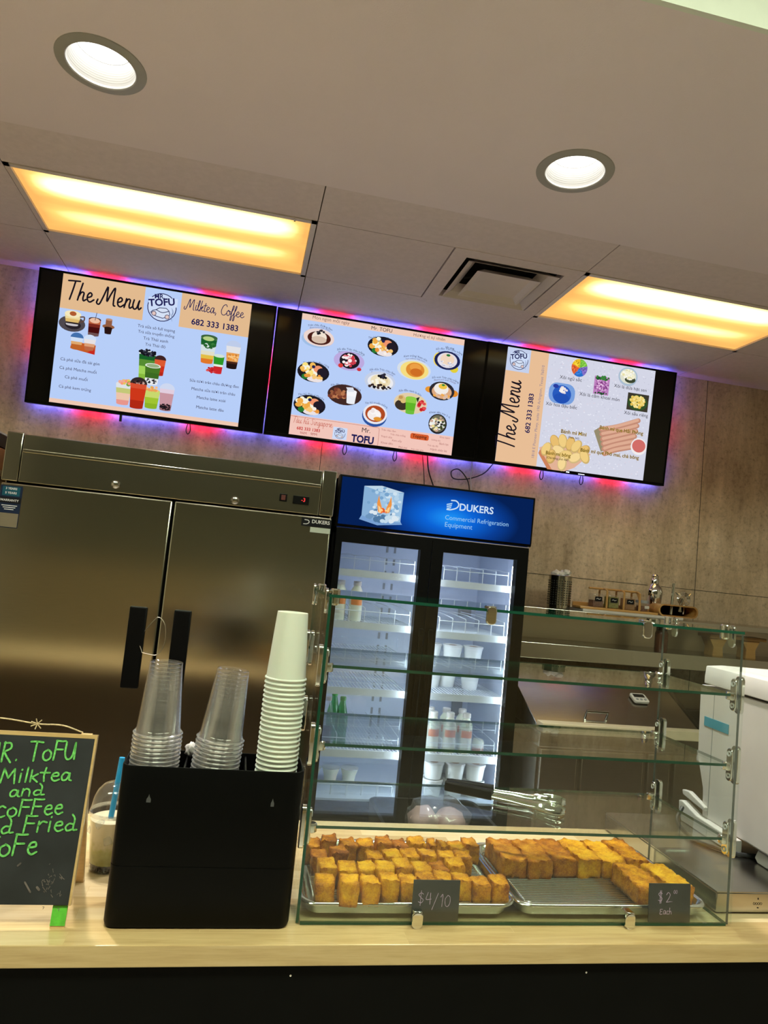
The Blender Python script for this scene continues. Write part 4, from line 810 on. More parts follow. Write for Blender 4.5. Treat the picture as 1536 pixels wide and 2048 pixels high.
for k, x in enumerate((1.03, 1.125, 1.24)): tub(x, .30+.04*(k == 1), zz, f'lidded white tub on the fourth cooler shelf, {("nearest the black centre post", "set back between two others", "nearest the bright light tube")[k]}', .95)
for lv, nm in ((0, 'lower'), (1, 'upper')):
    for j, y in enumerate((.165, .285)):
        for k, x in enumerate((1.045, 1.155, 1.262)):
            tub(x-.012*j, y, .536+lv*.083, f'white tub on the cooler floor, {nm} layer, {("front", "back")[j]} row, {("nearest the centre post", "middle", "nearest the bright tube")[k]}')
dm = MB().lathe([(0, 0), (.030, 0), (.034, .03), (.044, .062), (.046, .066), (.043, .066), (0, .058)], n=20).mesh('cup', [M['milk']]); dl = MB().lathe([(.047, .064), (.047, .069), (.040, .072), (0, .072)], n=20).mesh('lid', [M['clear_rim']])
for k, x in enumerate((.462, .557, .652)):
    r = thing('pudding_cup', f'small white pudding cup on the cooler floor, {("beside the steel refrigerator", "middle of three", "nearest the centre post")[k]}', 'cup', (x, MY+.33, .536), group='pudding cups on the cooler floor'); part(dm, 'cup', r); part(dl, 'lid', r)
def soda(x, y, z, label, bm_, cm, liquid):
    r = thing('soda_bottle', label, 'bottle', (x, MY+y, z)); h = .235
    MB().lathe([(0, 0), (.029, 0), (.032, .01), (.030, .05), (.033, .10), (.031, .14), (.020, .185), (.0125, .215), (.0125, .222)], n=20).build('bottle', bm_, r)
    MB().lathe([(.015, .216), (.015, h-.002), (.012, h), (0, h)], n=16).build('cap', cm, r)
    if liquid: MB().lathe([(0, .003), (.027, .004), (.028, .09), (.0, .092)], n=18).build('drink', liquid, r)
zz = SHL[4]+.0068
soda(.487, .16, zz, 'clear soda bottle of dark cola with a white cap on the low cooler shelf', M['jar'], M['white'], M['cola'])
soda(.560, .18, zz, 'green soda bottle with bright green cap at the front of the low cooler shelf', M['soda'], M['green_cap'], None)
soda(.535, .30, zz, 'green soda bottle behind the other two bottles on the low cooler shelf', M['soda'], M['green_cap'], None)
# ---------------------------------------------------------------- back wall, right of the cooler
SH = 1.50
t = thing('steel_wall_shelf', 'two-tier stainless steel shelf on the concrete wall beside the cooler', 'shelf', (0, 3.65, 0))
MB().box(1.44, 3.9, .0, .37, SH-.03, SH).build('upper_tier', M['steel_top'], t, bevel=.003)
MB().box(1.44, 3.9, .0, .37, 1.225, 1.31).build('lower_tier', M['steel_top'], t, bevel=.003)
MB().box(1.44, 3.9, .35, .375, 1.31, SH-.03).build('back_plate', M['steel_dark'], t)
for x in (1.52, 3.6): MB().box(x, x+.03, .33, .37, .96, 1.225).build('support', M['steel_dark'], t)
tag(MB().box(1.87, 2.49, 0, .34, 0, .016).build('serving_board', M['white'], loc=(0, 3.655, SH), bevel=.003), 'thin pale board on the upper steel shelf beneath the bamboo tray', 'board')
SB = SH+.016
r = thing('utensil_canister', 'perforated steel canister stuffed with white paper on the upper steel shelf', 'canister', (1.772, 3.76, SH))
mb = MB().lathe([(0, .0), (.060, .0), (.064, .004), (.064, .185), (.061, .187), (.061, .16)], n=40); mb.build('canister', M['steel_hdr'], r)
mb = MB()
for i in range(26):
    a = 2*pi*i/26
    for j in range(11): mb.lathe([(.0042, .0645), (0, .0648)], (0, 0, 0), 6, axis='Y') if False else mb.box(-.003, .003, -.0649, -.0632, .022+j*.013, .028+j*.013); mb.xf(Matrix.Rotation(a, 4, 'Z'), len(mb.v)-8)
mb.build('perforations', M['void'], r)
def lump(rad, seed, mat_, name, root, loc, sq=1., amp=.25):
    bm = bmesh.new(); bmesh.ops.create_icosphere(bm, subdivisions=3, radius=1)
    for v in bm.verts: q = 1+amp*noise.noise(v.co*2.3+Vector((seed*7.1, seed, 0))); v.co = Vector((v.co.x*q*rad[0], v.co.y*q*rad[1], v.co.z*q*rad[2]))
    me = bpy.data.meshes.new(name); bm.to_mesh(me); bm.free(); me.materials.append(mat_)
    for p_ in me.polygons: p_.use_smooth = True
    o = bpy.data.objects.new(name, me); C.objects.link(o); o.location = loc
    if root: o.parent = root
    return o
for k, (x, y, z, s_) in enumerate(((-.025, 0, .19, .03), (.02, .01, .192, .032), (.03, -.01, .205, .022))): lump((s_, s_, s_*.8), k, M['liner'], 'paper_wad', r, (x, y, z), amp=.5)
# bamboo condiment tray with jars, caddy arch and bar tool trough
r = thing('bamboo_tray', 'long bamboo tray holding jars and bar tools on the pale board', 'tray', (0, 3.72, SB))
MB().box(1.86, 2.34, -.05, .05, 0, .014).build('base', M['bamboo'], r, bevel=.004)
MB().box(1.86, 2.34, .046, .052, 0, .035).build('back_rail', M['bamboo'], r, bevel=.002)
for x in (2.02, 2.125, 2.222): MB().tube([(x, -.045, .014), (x, -.045, .11), (x, -.02, .118), (x, .02, .118), (x, .045, .11), (x, .045, .014)], .006, 8).build('arch', M['bamboo'], r)
MB().tube([(1.93, 0, .118), (2.21, 0, .118), (2.225, -.01, .112), (2.228, -.035, .07), (2.226, -.045, .02)], .006, 8, smooth=4).build('handle_bar', M['bamboo'], r)
lo = [[(2.34+.125+px, -.052+y_, pz) for px, pz in rr(.125, .034, .032, 6, 0, .034)] for y_ in (0, .104)]
li = [[(2.34+.125+px, -.052+y_, pz) for px, pz in rr(.116, .027, .026, 6, 0, .034)] for y_ in (.104, 0)]
MB().loft([lo[1], lo[0], li[1], li[0]], 0, True, True).build('tool_trough', M['bamboo'], r)
jb = MB().box(-.034, .034, -.03, .03, 0, .075).mesh('glass', [M['jar']], bevel=.006)
for x, fill, word, tx in ((1.977, 'spice', 'dark red leaves', 'tea'), (2.073, 'olive', 'green leaves', 'matcha'), (2.174, 'ochre', 'brown powder', 'cocoa')):
    j = thing('square_jar', f'square glass jar of {word} with a black label on the bamboo tray', 'jar', (x, 3.72, SB+.0145), group='square jars on the bamboo tray')
    part(jb, 'glass', j); MB().box(-.030, .030, -.026, .026, .003, .038 if fill == 'spice' else .064).build('contents', M[fill], j)
    MB().prism([(a*1., b*1.) for a, b in rr(.022, .013, .005, 3, 0, .046)], -.0315, -.0305).build('label', M['sticker'], j)
    mb = MB(); mb.ribbon([(-.013, .046), (-.005, .049), (.002, .044), (.012, .048)], .003, lambda a, b: (a, -.0318, b)); mb.build('label_writing', M['silver'], j)
j = thing('round_jar', 'round glass jar with a grey lid and white label beside the bamboo trough', 'jar', (2.265, 3.72, SB+.0145)); MB().lathe([(0, 0), (.032, 0), (.034, .004), (.034, .048)], n=24).build('glass', M['jar'], j); MB().lathe([(.036, .046), (.036, .060), (.034, .062), (0, .062)], n=24).build('lid', M['grey'], j); MB().lathe([(0, .004), (.03, .004), (.03, .03), (0, .031)], n=20).build('contents', M['spice'], j); MB().box(-.004, .024, -.0365, -.0335, .016, .032).build('label', M['white'], j)
j = thing('cocktail_shaker', 'chrome cocktail shaker standing behind the bamboo trough', 'shaker', (2.385, 3.80, SB)); MB().lathe([(0, 0), (.033, 0), (.036, .004), (.049, .12)], n=32).build('tin', M['chrome'], j); MB().lathe([(.050, .118), (.050, .132), (.044, .158), (.026, .178), (.024, .182)], n=32).build('strainer_top', M['chrome'], j); MB().lathe([(.0255, .180), (.026, .205), (.020, .215), (.022, .224), (.016, .234), (0, .236)], n=24).build('cap', M['chrome'], j)
tag(MB().tube([(2.452, 3.722, SB+.010), (2.466, 3.735, SB+.13), (2.470, 3.74, SB+.19)], [.008, .0085, .010], 12).build('muddler', M['chrome']), 'slim steel muddler standing upright in the bamboo trough', 'muddler')
j = thing('bar_strainer', 'coiled steel bar strainer leaning out of the bamboo trough', 'strainer', (2.535, 3.725, SB+.072), rx=radians(-12))
mb = MB()
for q in (.040, .032, .024): mb.tube([(q*cos(a*pi/14), 0, .035+q*sin(a*pi/14)) for a in range(28)], .003, 6, closed=True)
mb.build('spring_coil', M['chrome'], j); mb = MB(); mb.tube([(0, 0, .0), (-.004, 0, -.03), (-.01, 0, -.055)], .005); mb.tube([(-.035, 0, .055), (-.05, 0, .07)], .004).tube([(.035, 0, .055), (.05, 0, .07)], .004); mb.build('handle', M['chrome'], j)
j = thing('bar_jigger', 'small steel jigger tipped in the bamboo trough beside the strainer', 'jigger', (2.495, 3.70, SB+.064), rx=radians(8)); MB().lathe([(.014, .045), (.006, .0), (.012, -.032)], n=20).build('cup', M['steel_hdr'], j, rz=0) if False else MB().lathe([(.014, .045), (.006, .0), (.012, -.032)], n=20).build('cup', M['steel_hdr'], j)
j = thing('sauce_bottle', 'dark brown bottle on the lower steel shelf under the shaker', 'bottle', (2.44, 3.78, 1.31)); MB().lathe([(0, 0), (.036, 0), (.037, .004), (.037, .10), (.03, .12)], n=24).build('bottle', M['brown_glass'], j); MB().lathe([(.031, .118), (.031, .140), (0, .142)], n=20).build('cap', M['black'], j)
j = thing('wooden_stand', 'pale wooden stand with curved feet on the lower steel shelf', 'stand', (2.92, 3.80, 1.31)); MB().box(-.19, .19, -.06, .06, .105, .125).build('top', M['bamboo'], j, bevel=.004)
for x in (-.12, .10): MB().prism([(x-.06, .105), (x-.03, .05), (x-.035, 0), (x+.035, 0), (x+.03, .05), (x+.06, .105)], -.04, .04).build('foot', M['bamboo'], j)
# prep table with a sloping steel hood
t = thing('prep_table', 'stainless steel prep table with sloping lid behind the counter', 'prep table', (0, 3.10, 0))
MB().box(1.43, 3.7, .04, .86, .12, .885).build('cabinet', M['steel_dark'], t)
MB().box(1.42, 3.72, .0, .90, .885, .955).build('worktop', M['steel_top'], t, bevel=.006)
MB().box(1.42, 2.30, -.025, .044, .9555, 1.000).build('cutting_board', pbr('tan_cutting_board', (.66, .55, .38), .5), t, bevel=.003)
for a, b in ((1.44, 1.62), (1.645, 1.96), (1.985, 2.10), (2.125, 2.34), (2.365, 2.85), (2.88, 3.4)): MB().box(a, b, .015, .045, .16, .875).build('door', M['steel_dark'], t, bevel=.004)
MB().prismx([(.05, .956), (.05, .985), (.50, 1.205), (.53, 1.205), (.53, .956)], 1.42, 2.28).build('lid', M['steel_top'], t, bevel=.003)
MB().prismx([(.045, .956), (.045, .988), (.50, 1.21), (.53, 1.21), (.53, .956)], 2.282, 2.30).build('lid_end', M['black'], t)
MB().box(2.32, 3.7, .25, .85, .956, 1.06).build('rear_bin_cover', M['black'], t, bevel=.01)
MB().tube([(1.69, .10, 1.01), (1.69, .085, 1.045), (1.80, .085, 1.045), (1.80, .10, 1.01)], .007, 8).build('lid_handle', M['chrome'], t)
for x in (1.5, 3.6):
    for y in (.12, .78): MB().lathe([(.03, .12), (.03, .0)], (x, y, 0), 12, cap0=True, cap1=True).build('leg', M['black'], t)
j = thing('kitchen_timer', 'white digital kitchen timer lying on the sloping prep-table lid', 'timer', (2.06, 3.352, 1.090), rx=math.atan2(.22, .45))
MB().loft([[(px, py, 0) for px, py in rr(.042, .036, .014)], [(px, py, .014) for px, py in rr(.042, .036, .014)]]).build('case', M['white'], j, bevel=.003); MB().box(-.030, .030, .0, .026, .0141, .0152).build('display', M['sticker'], j)
for x in (-.022, 0, .022): MB().lathe([(.007, .014), (.007, .017), (0, .0172)], (x, -.018, 0), 12).build('button', M['grey'], j)
# at the far left edge
j = thing('carton', 'small orange-brown carton at the edge of the steel refrigerator', 'carton', (-1.20, 3.50, 1.9005)); MB().box(-.07, .07, -.06, .06, 0, .10).build('box', M['card'], j, bevel=.003); MB().box(.0, .006, -.0615, -.06, 0, .1).build('seam_tape', pbr('dark_red_tape', (.12, .01, .02), .5), j)
t = thing('corner_cabinet', 'pale wooden cabinet at the edge of the steel refrigerator', 'cabinet', (-1.49, 3.5, 0)); MB().box(-.36, .36, -.12, .5, .0, 1.87).build('carcass', M['pine'], t); MB().box(-.37, .37, -.13, .51, 1.87, 1.90).build('top', M['pine'], t); MB().box(-.30, .362, -.10, .4, 2.005, 2.06).build('top_box', M['black'], t); MB().box(-.30, .362, -.105, .4, 2.062, 2.07).build('top_trim', M['white'], t)
for x in (-.295, .345): MB().box(x, x+.01, .3, .4, 1.90, 2.005).build('box_support', M['black'], t)
# ---------------------------------------------------------------- the serving counter
t = thing('serving_counter', 'long butcher-block serving counter with a black front', 'counter', (0, 1.355, 0))
MB().box(-2.6, 3.2, 0, .635, CT-.038, CT).build('worktop', M['wood'], t, bevel=.002)
MB().box(-2.6, 3.2, .012, .05, 0.0, CT-.038).build('front_panel', M['black_matte'], t)
MB().box(-2.6, 3.2, .05, .60, .0, .08).box(-2.6, -2.55, .05, .6, .08, CT-.038).box(3.15, 3.2, .05, .6, .08, CT-.038).build('carcass', M['black_matte'], t)
MB().box(-2.55, 3.15, .58, .6, .08, CT-.038).build('back_panel', pbr('brown_back_panel', (.13, .095, .055), .6), t)
for x in (.173, .765): MB().lathe([(.0022, 0), (.002, .001), (0, .0013)], (x, .012, .860), 10, axis='Y').build('screw', M['chrome'], t)
# ---------------------------------------------------------------- glass display case
CX0, CX1, CY0, CY1, CH = .180, 1.130, 1.425, 1.738, .64
t = thing('glass_display_case', 'clear glass display case of shelves on the wooden counter', 'display case', (0, 0, CT))
def sheet(name, x0, x1, y0, y1, z0, z1, edge_axes, em='edge'):
    mb = MB().box(x0, x1, y0, y1, z0, z1); fm = {0: 'z', 1: 'z', 2: 'y', 3: 'x', 4: 'y', 5: 'x'}
    mb.m = [1 if fm[i] in edge_axes else 0 for i in range(6)]
    return mb.build(name, [M['glass'], M[em]], t, smooth=False)
sheet('base_glass', CX0+.008, CX1-.008, CY0+.002, CY1, .0005, .008, 'xy')
sheet('front_glass', CX0+.004, CX1, CY0-.005, CY0, .009, CH-.006, '')
sheet('side_glass', CX0, CX0+.006, CY0+.006, CY1, .002, CH-.006, 'y')
sheet('side_glass', CX1-.006, CX1, CY0+.006, CY1, .002, CH-.006, 'y', 'edge_pale')
sheet('top_glass', CX0-.002, CX1-.006, CY0-.004, CY1, CH-.005, CH+.001, 'xy')
for z in (.185, .345, .500): sheet('glass_shelf', CX0+.010, CX1-.010, CY0+.012, CY1-.004, z-.006, z, 'xy')
def clip(x, y, z, sx, front=True):                     # plate clamp joining a shelf to a side pane
    mb = MB(); l = rr(.0115, .042, .010, 5)
    xs = x+sx*.000
    mb.prismx([(y+a, z+b) for a, b in l], xs-.010, xs-.0005) if sx > 0 else mb.prismx([(y+a, z+b) for a, b in l], xs+.0065-.006, xs+.0155-.006)
    dx = x+.014 if sx > 0 else x-.014
    mb.lathe([(0, -.010), (.010, -.010), (.011, -.007), (.011, .004), (.009, .008), (0, .008)], (dx, y+.004, z-.002), 16)
    mb.prismx([(y+.002+a, z+b) for a, b in rr(.0095, .036, .009, 5)], *( (x+.0062, x+.011) if sx > 0 else (x-.011, x-.0062)))
    c = mb.build('shelf_clip', M['chrome'], t, bevel=.0012, seg=1)
    mb = MB()
    for dz in (-.024, .024): mb.lathe([(.006, .0), (.006, .0015), (0, .002)], (0, 0, 0), 10, axis='X'); mb.xf(Matrix.Translation((x+.011 if sx > 0 else x-.0128, y+.002, z+dz)), len(mb.v)-30)
    mb.build('clip_screw', M['silver'], c)
for z in (.185, .345, .500):
    for y in (CY0+.016, CY1-.012): clip(CX0, y, z-.003, 1); clip(CX1, y, z-.003, -1)
def hook(x, z0, z1, name):
    mb = MB().prism(rr(.011, (z1-z0)/2, .009, 5, x, (z0+z1)/2), CY0-.013, CY0-.0055).box(x-.009, x+.009, CY0-.012, CY0+.014, z1-.006, z1+.001)
    mb.build(name, M['chrome'], t, bevel=.002)
for x in (.520, .879): hook(x, CH-.032, CH+.006, 'top_clip')
for x in (.420, .884): hook(x, -.0005, .032, 'bottom_clip')
for x, y in ((CX0+.014, CY0+.03), (CX0+.014, CY1-.03), (CX1-.016, CY0+.05), (CX1-.016, CY1-.04)):
    mb = MB().lathe([(0, CH+.012), (.009, CH+.012), (.011, CH+.009), (.011, CH+.001)], (x, y, 0), 18).lathe([(.011, CH-.006), (.011, CH-.018), (.008, CH-.022), (0, CH-.022)], (x, y, 0), 18)
    s_ = 1 if x > .5 else -1
    mb.prismx([(y+a, CH-.014+b) for a, b in rr(.011, .026, .010, 5)], *((CX1+.0005, CX1+.006) if s_ > 0 else (CX0-.006, CX0-.0005)))
    mb.box(*((x, CX1+.003) if s_ > 0 else (CX0-.003, x)), y-.007, y+.007, CH+.002, CH+.008)
    mb.build('corner_clamp', M['chrome'], t, bevel=.001, seg=1)
# ---------------------------------------------------------------- sheet pans and wire racks
PB = CT+.0085
def pan(cx, cy, label):
    hx, hy, D = .2285, .165, .026; z = lambda v: v
    L = lambda ix, z_, r: [(a, b, z_) for a, b in rr(hx-ix, hy-ix, r, 8)]
    mb = MB().loft([L(.018, .0, .025), L(.010, .020, .03), L(.008, .0225, .032), L(.0015, .021, .036), L(.0, .0235, .037), L(.002, .0275, .036), L(.007, .028, .033), L(.012, .025, .03), L(.020, .0016, .025)])
    return tag(mb.build('sheet_pan', M['alu'], loc=(cx, cy, PB), ang=60), label, 'tray', 'aluminium sheet pans in the display case')
P1, P2 = (.4145, 1.604), (.8685, 1.605)
pan(*P1, 'aluminium sheet pan carrying the small tofu cubes'); pan(*P2, 'aluminium sheet pan carrying the long tofu blocks')
def rack(cx, cy, label):
    hx, hy = .196, .136; mb = MB(); n = 32; zr = .0185
    for k in range(n+1): y = -hy+2*hy*k/n; mb.tube([(-hx, y, zr), (hx, y, zr)], .0014, 6)
    for x in (-.17, -.085, 0, .085, .17): mb.tube([(x, -hy, zr-.0026), (x, hy, zr-.0026)], .0016, 6)
    mb.tube([(a, b, zr-.001) for a, b in rr(hx, hy, .015, 4)], .0022, 8, closed=True)
    for x in (-.17, 0, .17):
        for y in (-hy+.01, hy-.01): mb.tube([(x, y, zr-.003), (x, y, .0018)], .0018, 6)
    return tag(mb.build('wire_rack', M['wire'], loc=(cx, cy, PB)), label, 'rack', 'wire cooling racks in the sheet pans')
rack(*P1, 'wire cooling rack under the small tofu cubes'); rack(*P2, 'wire cooling rack under the long tofu blocks')
RZ = PB+.0198
def tofu_mesh(sx, sy, sz, seed, nx=9, ny=10, nz=9, rough=.0026, rad=.085, name='tofu', mat_='tofu', crest=.004):
    R = random.Random(seed); mb = MB(); so = Vector((seed*3.17, seed*1.3, seed*.7)); idx = {}
    vs = []; fs = []
    def vid(i, j, k):
        if (i, j, k) not in idx:
            a, b, c = 2*i/nx-1, 2*j/ny-1, 2*k/nz-1
            m = min(sx, sy, sz)/2; p_ = Vector((a*sx/2, b*sy/2, c*sz/2)); rad_ = m*rad*2
            core = Vector([max(-h+rad_, min(h-rad_, q)) for q, h in zip(p_, (sx/2, sy/2, sz/2))]); d = p_-core
            if d.length > 1e-9: p_ = core+d.normalized()*min(d.length, rad_)
            bulge = .06*m*(1-a*a)*(1-b*b)*(1 if abs(c) == 1 else 0)*(-1 if c > 0 else 0)
            nv = noise.noise_vector(p_*42+so); n2 = noise.noise_vector(p_*150+so)
            p_ = p_+nv*rough*1.3+n2*rough*.75+noise.noise_vector(p_*14+so)*rough*1.2; p_.z += bulge
            if c == 1 and (abs(a) == 1 or abs(b) == 1): p_.z += crest*max(0, noise.noise(p_*90+so))*1.4
            if c == -1: p_.z = -sz/2+max(0, (p_.z+sz/2))*.25
            idx[(i, j, k)] = len(vs); vs.append((p_.x, p_.y, p_.z+sz/2))
        return idx[(i, j, k)]
    for i in range(nx):
        for j in range(ny):
            for k, fl in ((0, 1), (nz, 0)):
                q = [vid(i, j, k), vid(i+1, j, k), vid(i+1, j+1, k), vid(i, j+1, k)]; fs.append(tuple(reversed(q)) if fl else tuple(q))
    for i in range(nx):
        for k in range(nz):
            for j in (0, ny): fs.append((vid(i, j, k), vid(i+1, j, k), vid(i+1, j, k+1), vid(i, j, k+1)))
    for j in range(ny):
        for k in range(nz):
            for i in (0, nx): fs.append((vid(i, j, k), vid(i, j+1, k), vid(i, j+1, k+1), vid(i, j, k+1)))
    mb.add(vs, fs); return mb.mesh(name, [M[mat_]], ang=80)
CUBES = [tofu_mesh(.039, .047, .043, s_, name='tofu_cube', mat_=m) for s_, m in ((1, 'tofu'), (2, 'tofu'), (3, 'tofu_dark'), (4, 'tofu'), (5, 'tofu'))]
SLABS = [tofu_mesh(.018, .044, .040, s_, nx=4, rough=.0024, name='tofu_piece', mat_='tofu') for s_ in (11, 12)]
NTH = ['first', 'second', 'third', 'fourth', 'fifth', 'sixth', 'seventh', 'eighth', 'ninth', 'tenth', 'eleventh', 'twelfth', 'thirteenth']
ROWS = {'front': [(.234, 1.475), (.283, 1.462), (.326, 1.465), (.368, 1.478), (.411, 1.478), (.450, 1.485), (.4895, 1.488), (.529, 1.485), (.5685, 1.482), (.610, 1.485)],
        'second': [(.247, 1.535), (.290, 1.533), (.331, 1.538), (.372, 1.535), (.413, 1.537), (.453, 1.537), (.494, 1.545), (.535, 1.548)],
        'third': [(.238, 1.600), (.280, 1.600), (.362, 1.602), (.404, 1.608), (.445, 1.612), (.486, 1.606), (.527, 1.604), (.568, 1.600)],
        'back': [(.228, 1.660), (.268, 1.668), (.310, 1.663), (.352, 1.664), (.393, 1.668), (.434, 1.668), (.475, 1.668), (.510, 1.668), (.536, 1.668), (.572, 1.664), (.610, 1.668)]}
R = random.Random(8)
for row, pts in ROWS.items():
    for k, (x, y) in enumerate(pts):
        me = R.choice(CUBES) if row != 'back' else R.choice([CUBES[2], CUBES[0], CUBES[2], CUBES[3]])
        if row == 'front': me = R.choice([CUBES[0], CUBES[1], CUBES[3]])
        if row == 'back' and k in (7, 8): me = SLABS[k-7]
        o = bpy.data.objects.new('tofu_cube', me); C.objects.link(o); o.location = (x+R.uniform(-.0012, .0012), y+R.uniform(-.006, .005), RZ); o.rotation_euler = (R.uniform(-.04, .04), R.uniform(-.03, .03), R.uniform(-.13, .13)+(pi if R.random() < .5 else 0)); o.scale = (R.uniform(.92, .99), R.uniform(.95, 1.05), R.uniform(.9, 1.14))
        tag(o, f'fried tofu cube in the {row} row, {NTH[k]} from the black cup box', 'tofu', 'fried tofu cubes on the first pan')
BL = [tofu_mesh(.060, .125, .043, 20+s_, 10, 20, 7, .0026, .07, 'tofu_block', m, .005) for s_, m in ((1, 'tofu_dark'), (2, 'tofu_dark'), (3, 'tofu_dark'), (4, 'tofu'), (5, 'tofu'), (6, 'tofu'))]
for k, (x, y) in enumerate([(.690, 1.642), (.752, 1.640), (.815, 1.648), (.879, 1.648), (.942, 1.648), (1.006, 1.652)]):
    o = bpy.data.objects.new('tofu_block', BL[k]); C.objects.link(o); o.location = (x, y, RZ); o.rotation_euler = (0, 0, radians((2, -1, 1, 0, -1, 1)[k]))
    tag(o, f'long fried tofu block in the back row, {NTH[k]} from the pan of tofu cubes', 'tofu', 'fried tofu blocks on the second pan')
for k, (x, y, a, w) in enumerate([(.955, 1.512, -2, 'nearer the empty rack'), (1.030, 1.515, -1, 'furthest from the empty rack')]):
    o = bpy.data.objects.new('tofu_block', BL[4+k]); C.objects.link(o); o.location = (x, y, RZ); o.rotation_euler = (0, 0, pi+radians(a))
    tag(o, f'long fried tofu block behind the $2 price card, {w}', 'tofu', 'fried tofu blocks on the second pan')
# price cards leaning on the pans
def card(x, w, label, fn):
    c = thing('price_card', label, 'price card', (x, 1.4272, CT+.0085), rx=radians(-3.5))
    MB().box(0, w, -.0012, .0012, .0, .078).build('card', M['board'], c)
    MB().box(.1*w, .9*w, .0012, .003, .0, .010).build('stand_strip', M['board'], c)
    mb = MB(); fn(mb, lambda a, b: (a, -.0016, b)); mb.build('chalk_price', M['pinkchalk'], c); return c
def c1(mb, f): strokes(mb, '$4', CHALK, .010, .036, .032, f, .0010, xsc=.024); strokes(mb, '/', CHALK, .040, .055, .026, f, .0010, xsc=.026); strokes(mb, '10', CHALK, .058, .085, .028, f, .0010, xsc=.024)
def c2(mb, f): strokes(mb, '$', CHALK, .020, .04, .040, f, .0012, xsc=.022); mb.ribbon([(.0292, .064), (.0283, .038)], .0011, f); strokes(mb, '2', CHALK, .040, .053, .040, f, .0012, xsc=.022); strokes(mb, '.', CHALK, .053, .056, .041, f, .0014, xsc=.01); strokes(mb, '00', CHALK, .058, .069, .058, f, .0008, xsc=.008); strokes(mb, 'Each', CHALK, .026, .05, .016, f, .0011, xsc=.0135)
card(.410, .098, 'small black price card reading $4/10 in front of the tofu cubes', c1)
card(.934, .099, 'small black price card reading $2.00 each in front of the tofu blocks', c2)
# tongs lying on the lowest glass shelf
t = thing('serving_tongs', 'black-handled steel tongs lying on the lowest glass shelf of the case', 'tongs', (.545, 1.700, CT+.1855), rz=radians(-26))
for sgn in (-1, 1):
    q = radians(5.5*sgn); m_ = Matrix.Rotation(q, 4, 'Z')
    hb = [(0, .0), (.05, .0), (.10, .0)]
    a = MB(); 
    a.loft([[(x, y_*w, z_) for y_, z_ in ((-1, .004), (-.6, .0), (.6, .0), (1, .004), (1, .020), (.6, .023), (-.6, .023), (-1, .020))] for x, w in ((0, .007), (.01, .010), (.10, .011), (.115, .009))])
    a.xf(Matrix.Translation((0, .009*sgn, 0)) @ m_); a.build('handle', M['black'], t, bevel=.001)
    b = MB(); L = []
    for x, w, h in ((.108, .008, .011), (.16, .009, .011), (.205, .011, .012), (.235, .020, .014), (.255, .026, .016), (.272, .024, .014), (.284, .012, .008)):
        ring_ = []
        for i in range(13): u = -1+2*i/12; ring_.append((x, u*w, .012+h*(1-u*u)*.8*1+(.0035*cos(u*14) if x > .22 else 0)))
        for i in range(12, -1, -1): u = -1+2*i/12; ring_.append((x, u*w*.97, .0105+h*(1-u*u)*.8-.0012+(.0035*cos(u*14) if x > .22 else 0)))
        L.append(ring_)
    b.loft(L); b.xf(Matrix.Translation((0, .009*sgn, -.006)) @ m_); b.build('arm', M['chrome'], t, ang=60)
# ---------------------------------------------------------------- cup organiser and stacks
OX0, OX1, OY0, OY1, OH = -.176, .166, 1.408, 1.532, .293
t = thing('cup_organizer', 'black box organiser on the counter holding stacks of cups', 'cup holder', ((OX0+OX1)/2, (OY0+OY1)/2, CT))
hx, hy = (OX1-OX0)/2, (OY1-OY0)/2; L = lambda i, z, r: [(a, b, z) for a, b in rr(hx-i, hy-i, r, 6)]
MB().loft([L(.008, .0, .016), L(.002, .003, .02), L(0, .010, .022), L(0, .1115, .022), L(.001, .112, .021), L(.001, .113, .021), L(0, .1135, .022), L(0, OH-.002, .022), L(.001, OH, .021), L(.003, OH, .02), L(.004, OH-.003, .019), L(.004, .236, .019)]).build('box', M['black'], t)
for x in (-.0585, .0575): MB().box(x-.0015, x+.0015, -hy+.004, hy-.004, .236, OH-.006).build('divider', M['black'], t)
for x, s_ in ((-.115, 1), (.114, .8)): MB().prism([(x-.004*s_, .228), (x-.004*s_, .234), (x-.0015, .238), (x, .243), (x+.0015, .238), (x+.004*s_, .234), (x+.004*s_, .228)], -hy-.0004, -hy+.001).build('keyhole_slot', pbr('keyhole_through_light', (.07, .07, .075), .5), t)  # grey plate, its tone stands in for light showing through the slot
CB = CT+.2365
def clear_meshes():
    h, r0, r1 = .140, .0475, .0315                      # upside down: wide rim at the foot
    body = MB().lathe([(0, h-.003), (r1-.006, h-.003), (r1-.003, h), (r1, h-.001), (r1+.0005, h-.008), (r0-.006, .012), (r0-.0045, .010), (r0-.0045, .004)], n=40)
    rim = MB().lathe([(r0-.0045, .0042), (r0-.002, .0052), (r0, .0035), (r0-.001, .0005), (r0-.0045, .0012)], n=40)
    return body.mesh('body', [M['clear']]), rim.mesh('rim', [M['clear_rim']])
cbm, crm = clear_meshes()
def clear_stack(x, y, z0, n, dz, lean, word):
    for k in range(n):                                   # k = 0 is the topmost
        i = n-1-k; z = z0+i*dz
        r = thing('clear_cup', f'upside-down clear plastic cup, {ORD[k]} from the top of {word}' if k else f'upside-down clear plastic cup on the very top of {word}', 'cup', (x+lean*(z-z0), y, z), group='clear plastic cups in the '+word[4:])
        r.rotation_euler = (0, math.atan(lean), 0); part(cbm, 'body', r); part(crm, 'rim', r)
clear_stack(-.123, 1.470, CB+.001, 14, .0078, .0, 'the taller clear stack')
clear_stack(-.010, 1.470, CB+.001, 13, .0080, .075, 'the leaning clear stack')
h, r0, r1 = .136, .0445, .031
pb = MB().lathe([(0, h-.006), (r1-.004, h-.006), (r1-.003, h), (r1, h), (r1+.0006, h-.006), (r0-.0045, .004), (r0-.007, .004)], n=48).mesh('body', [M['paper']])
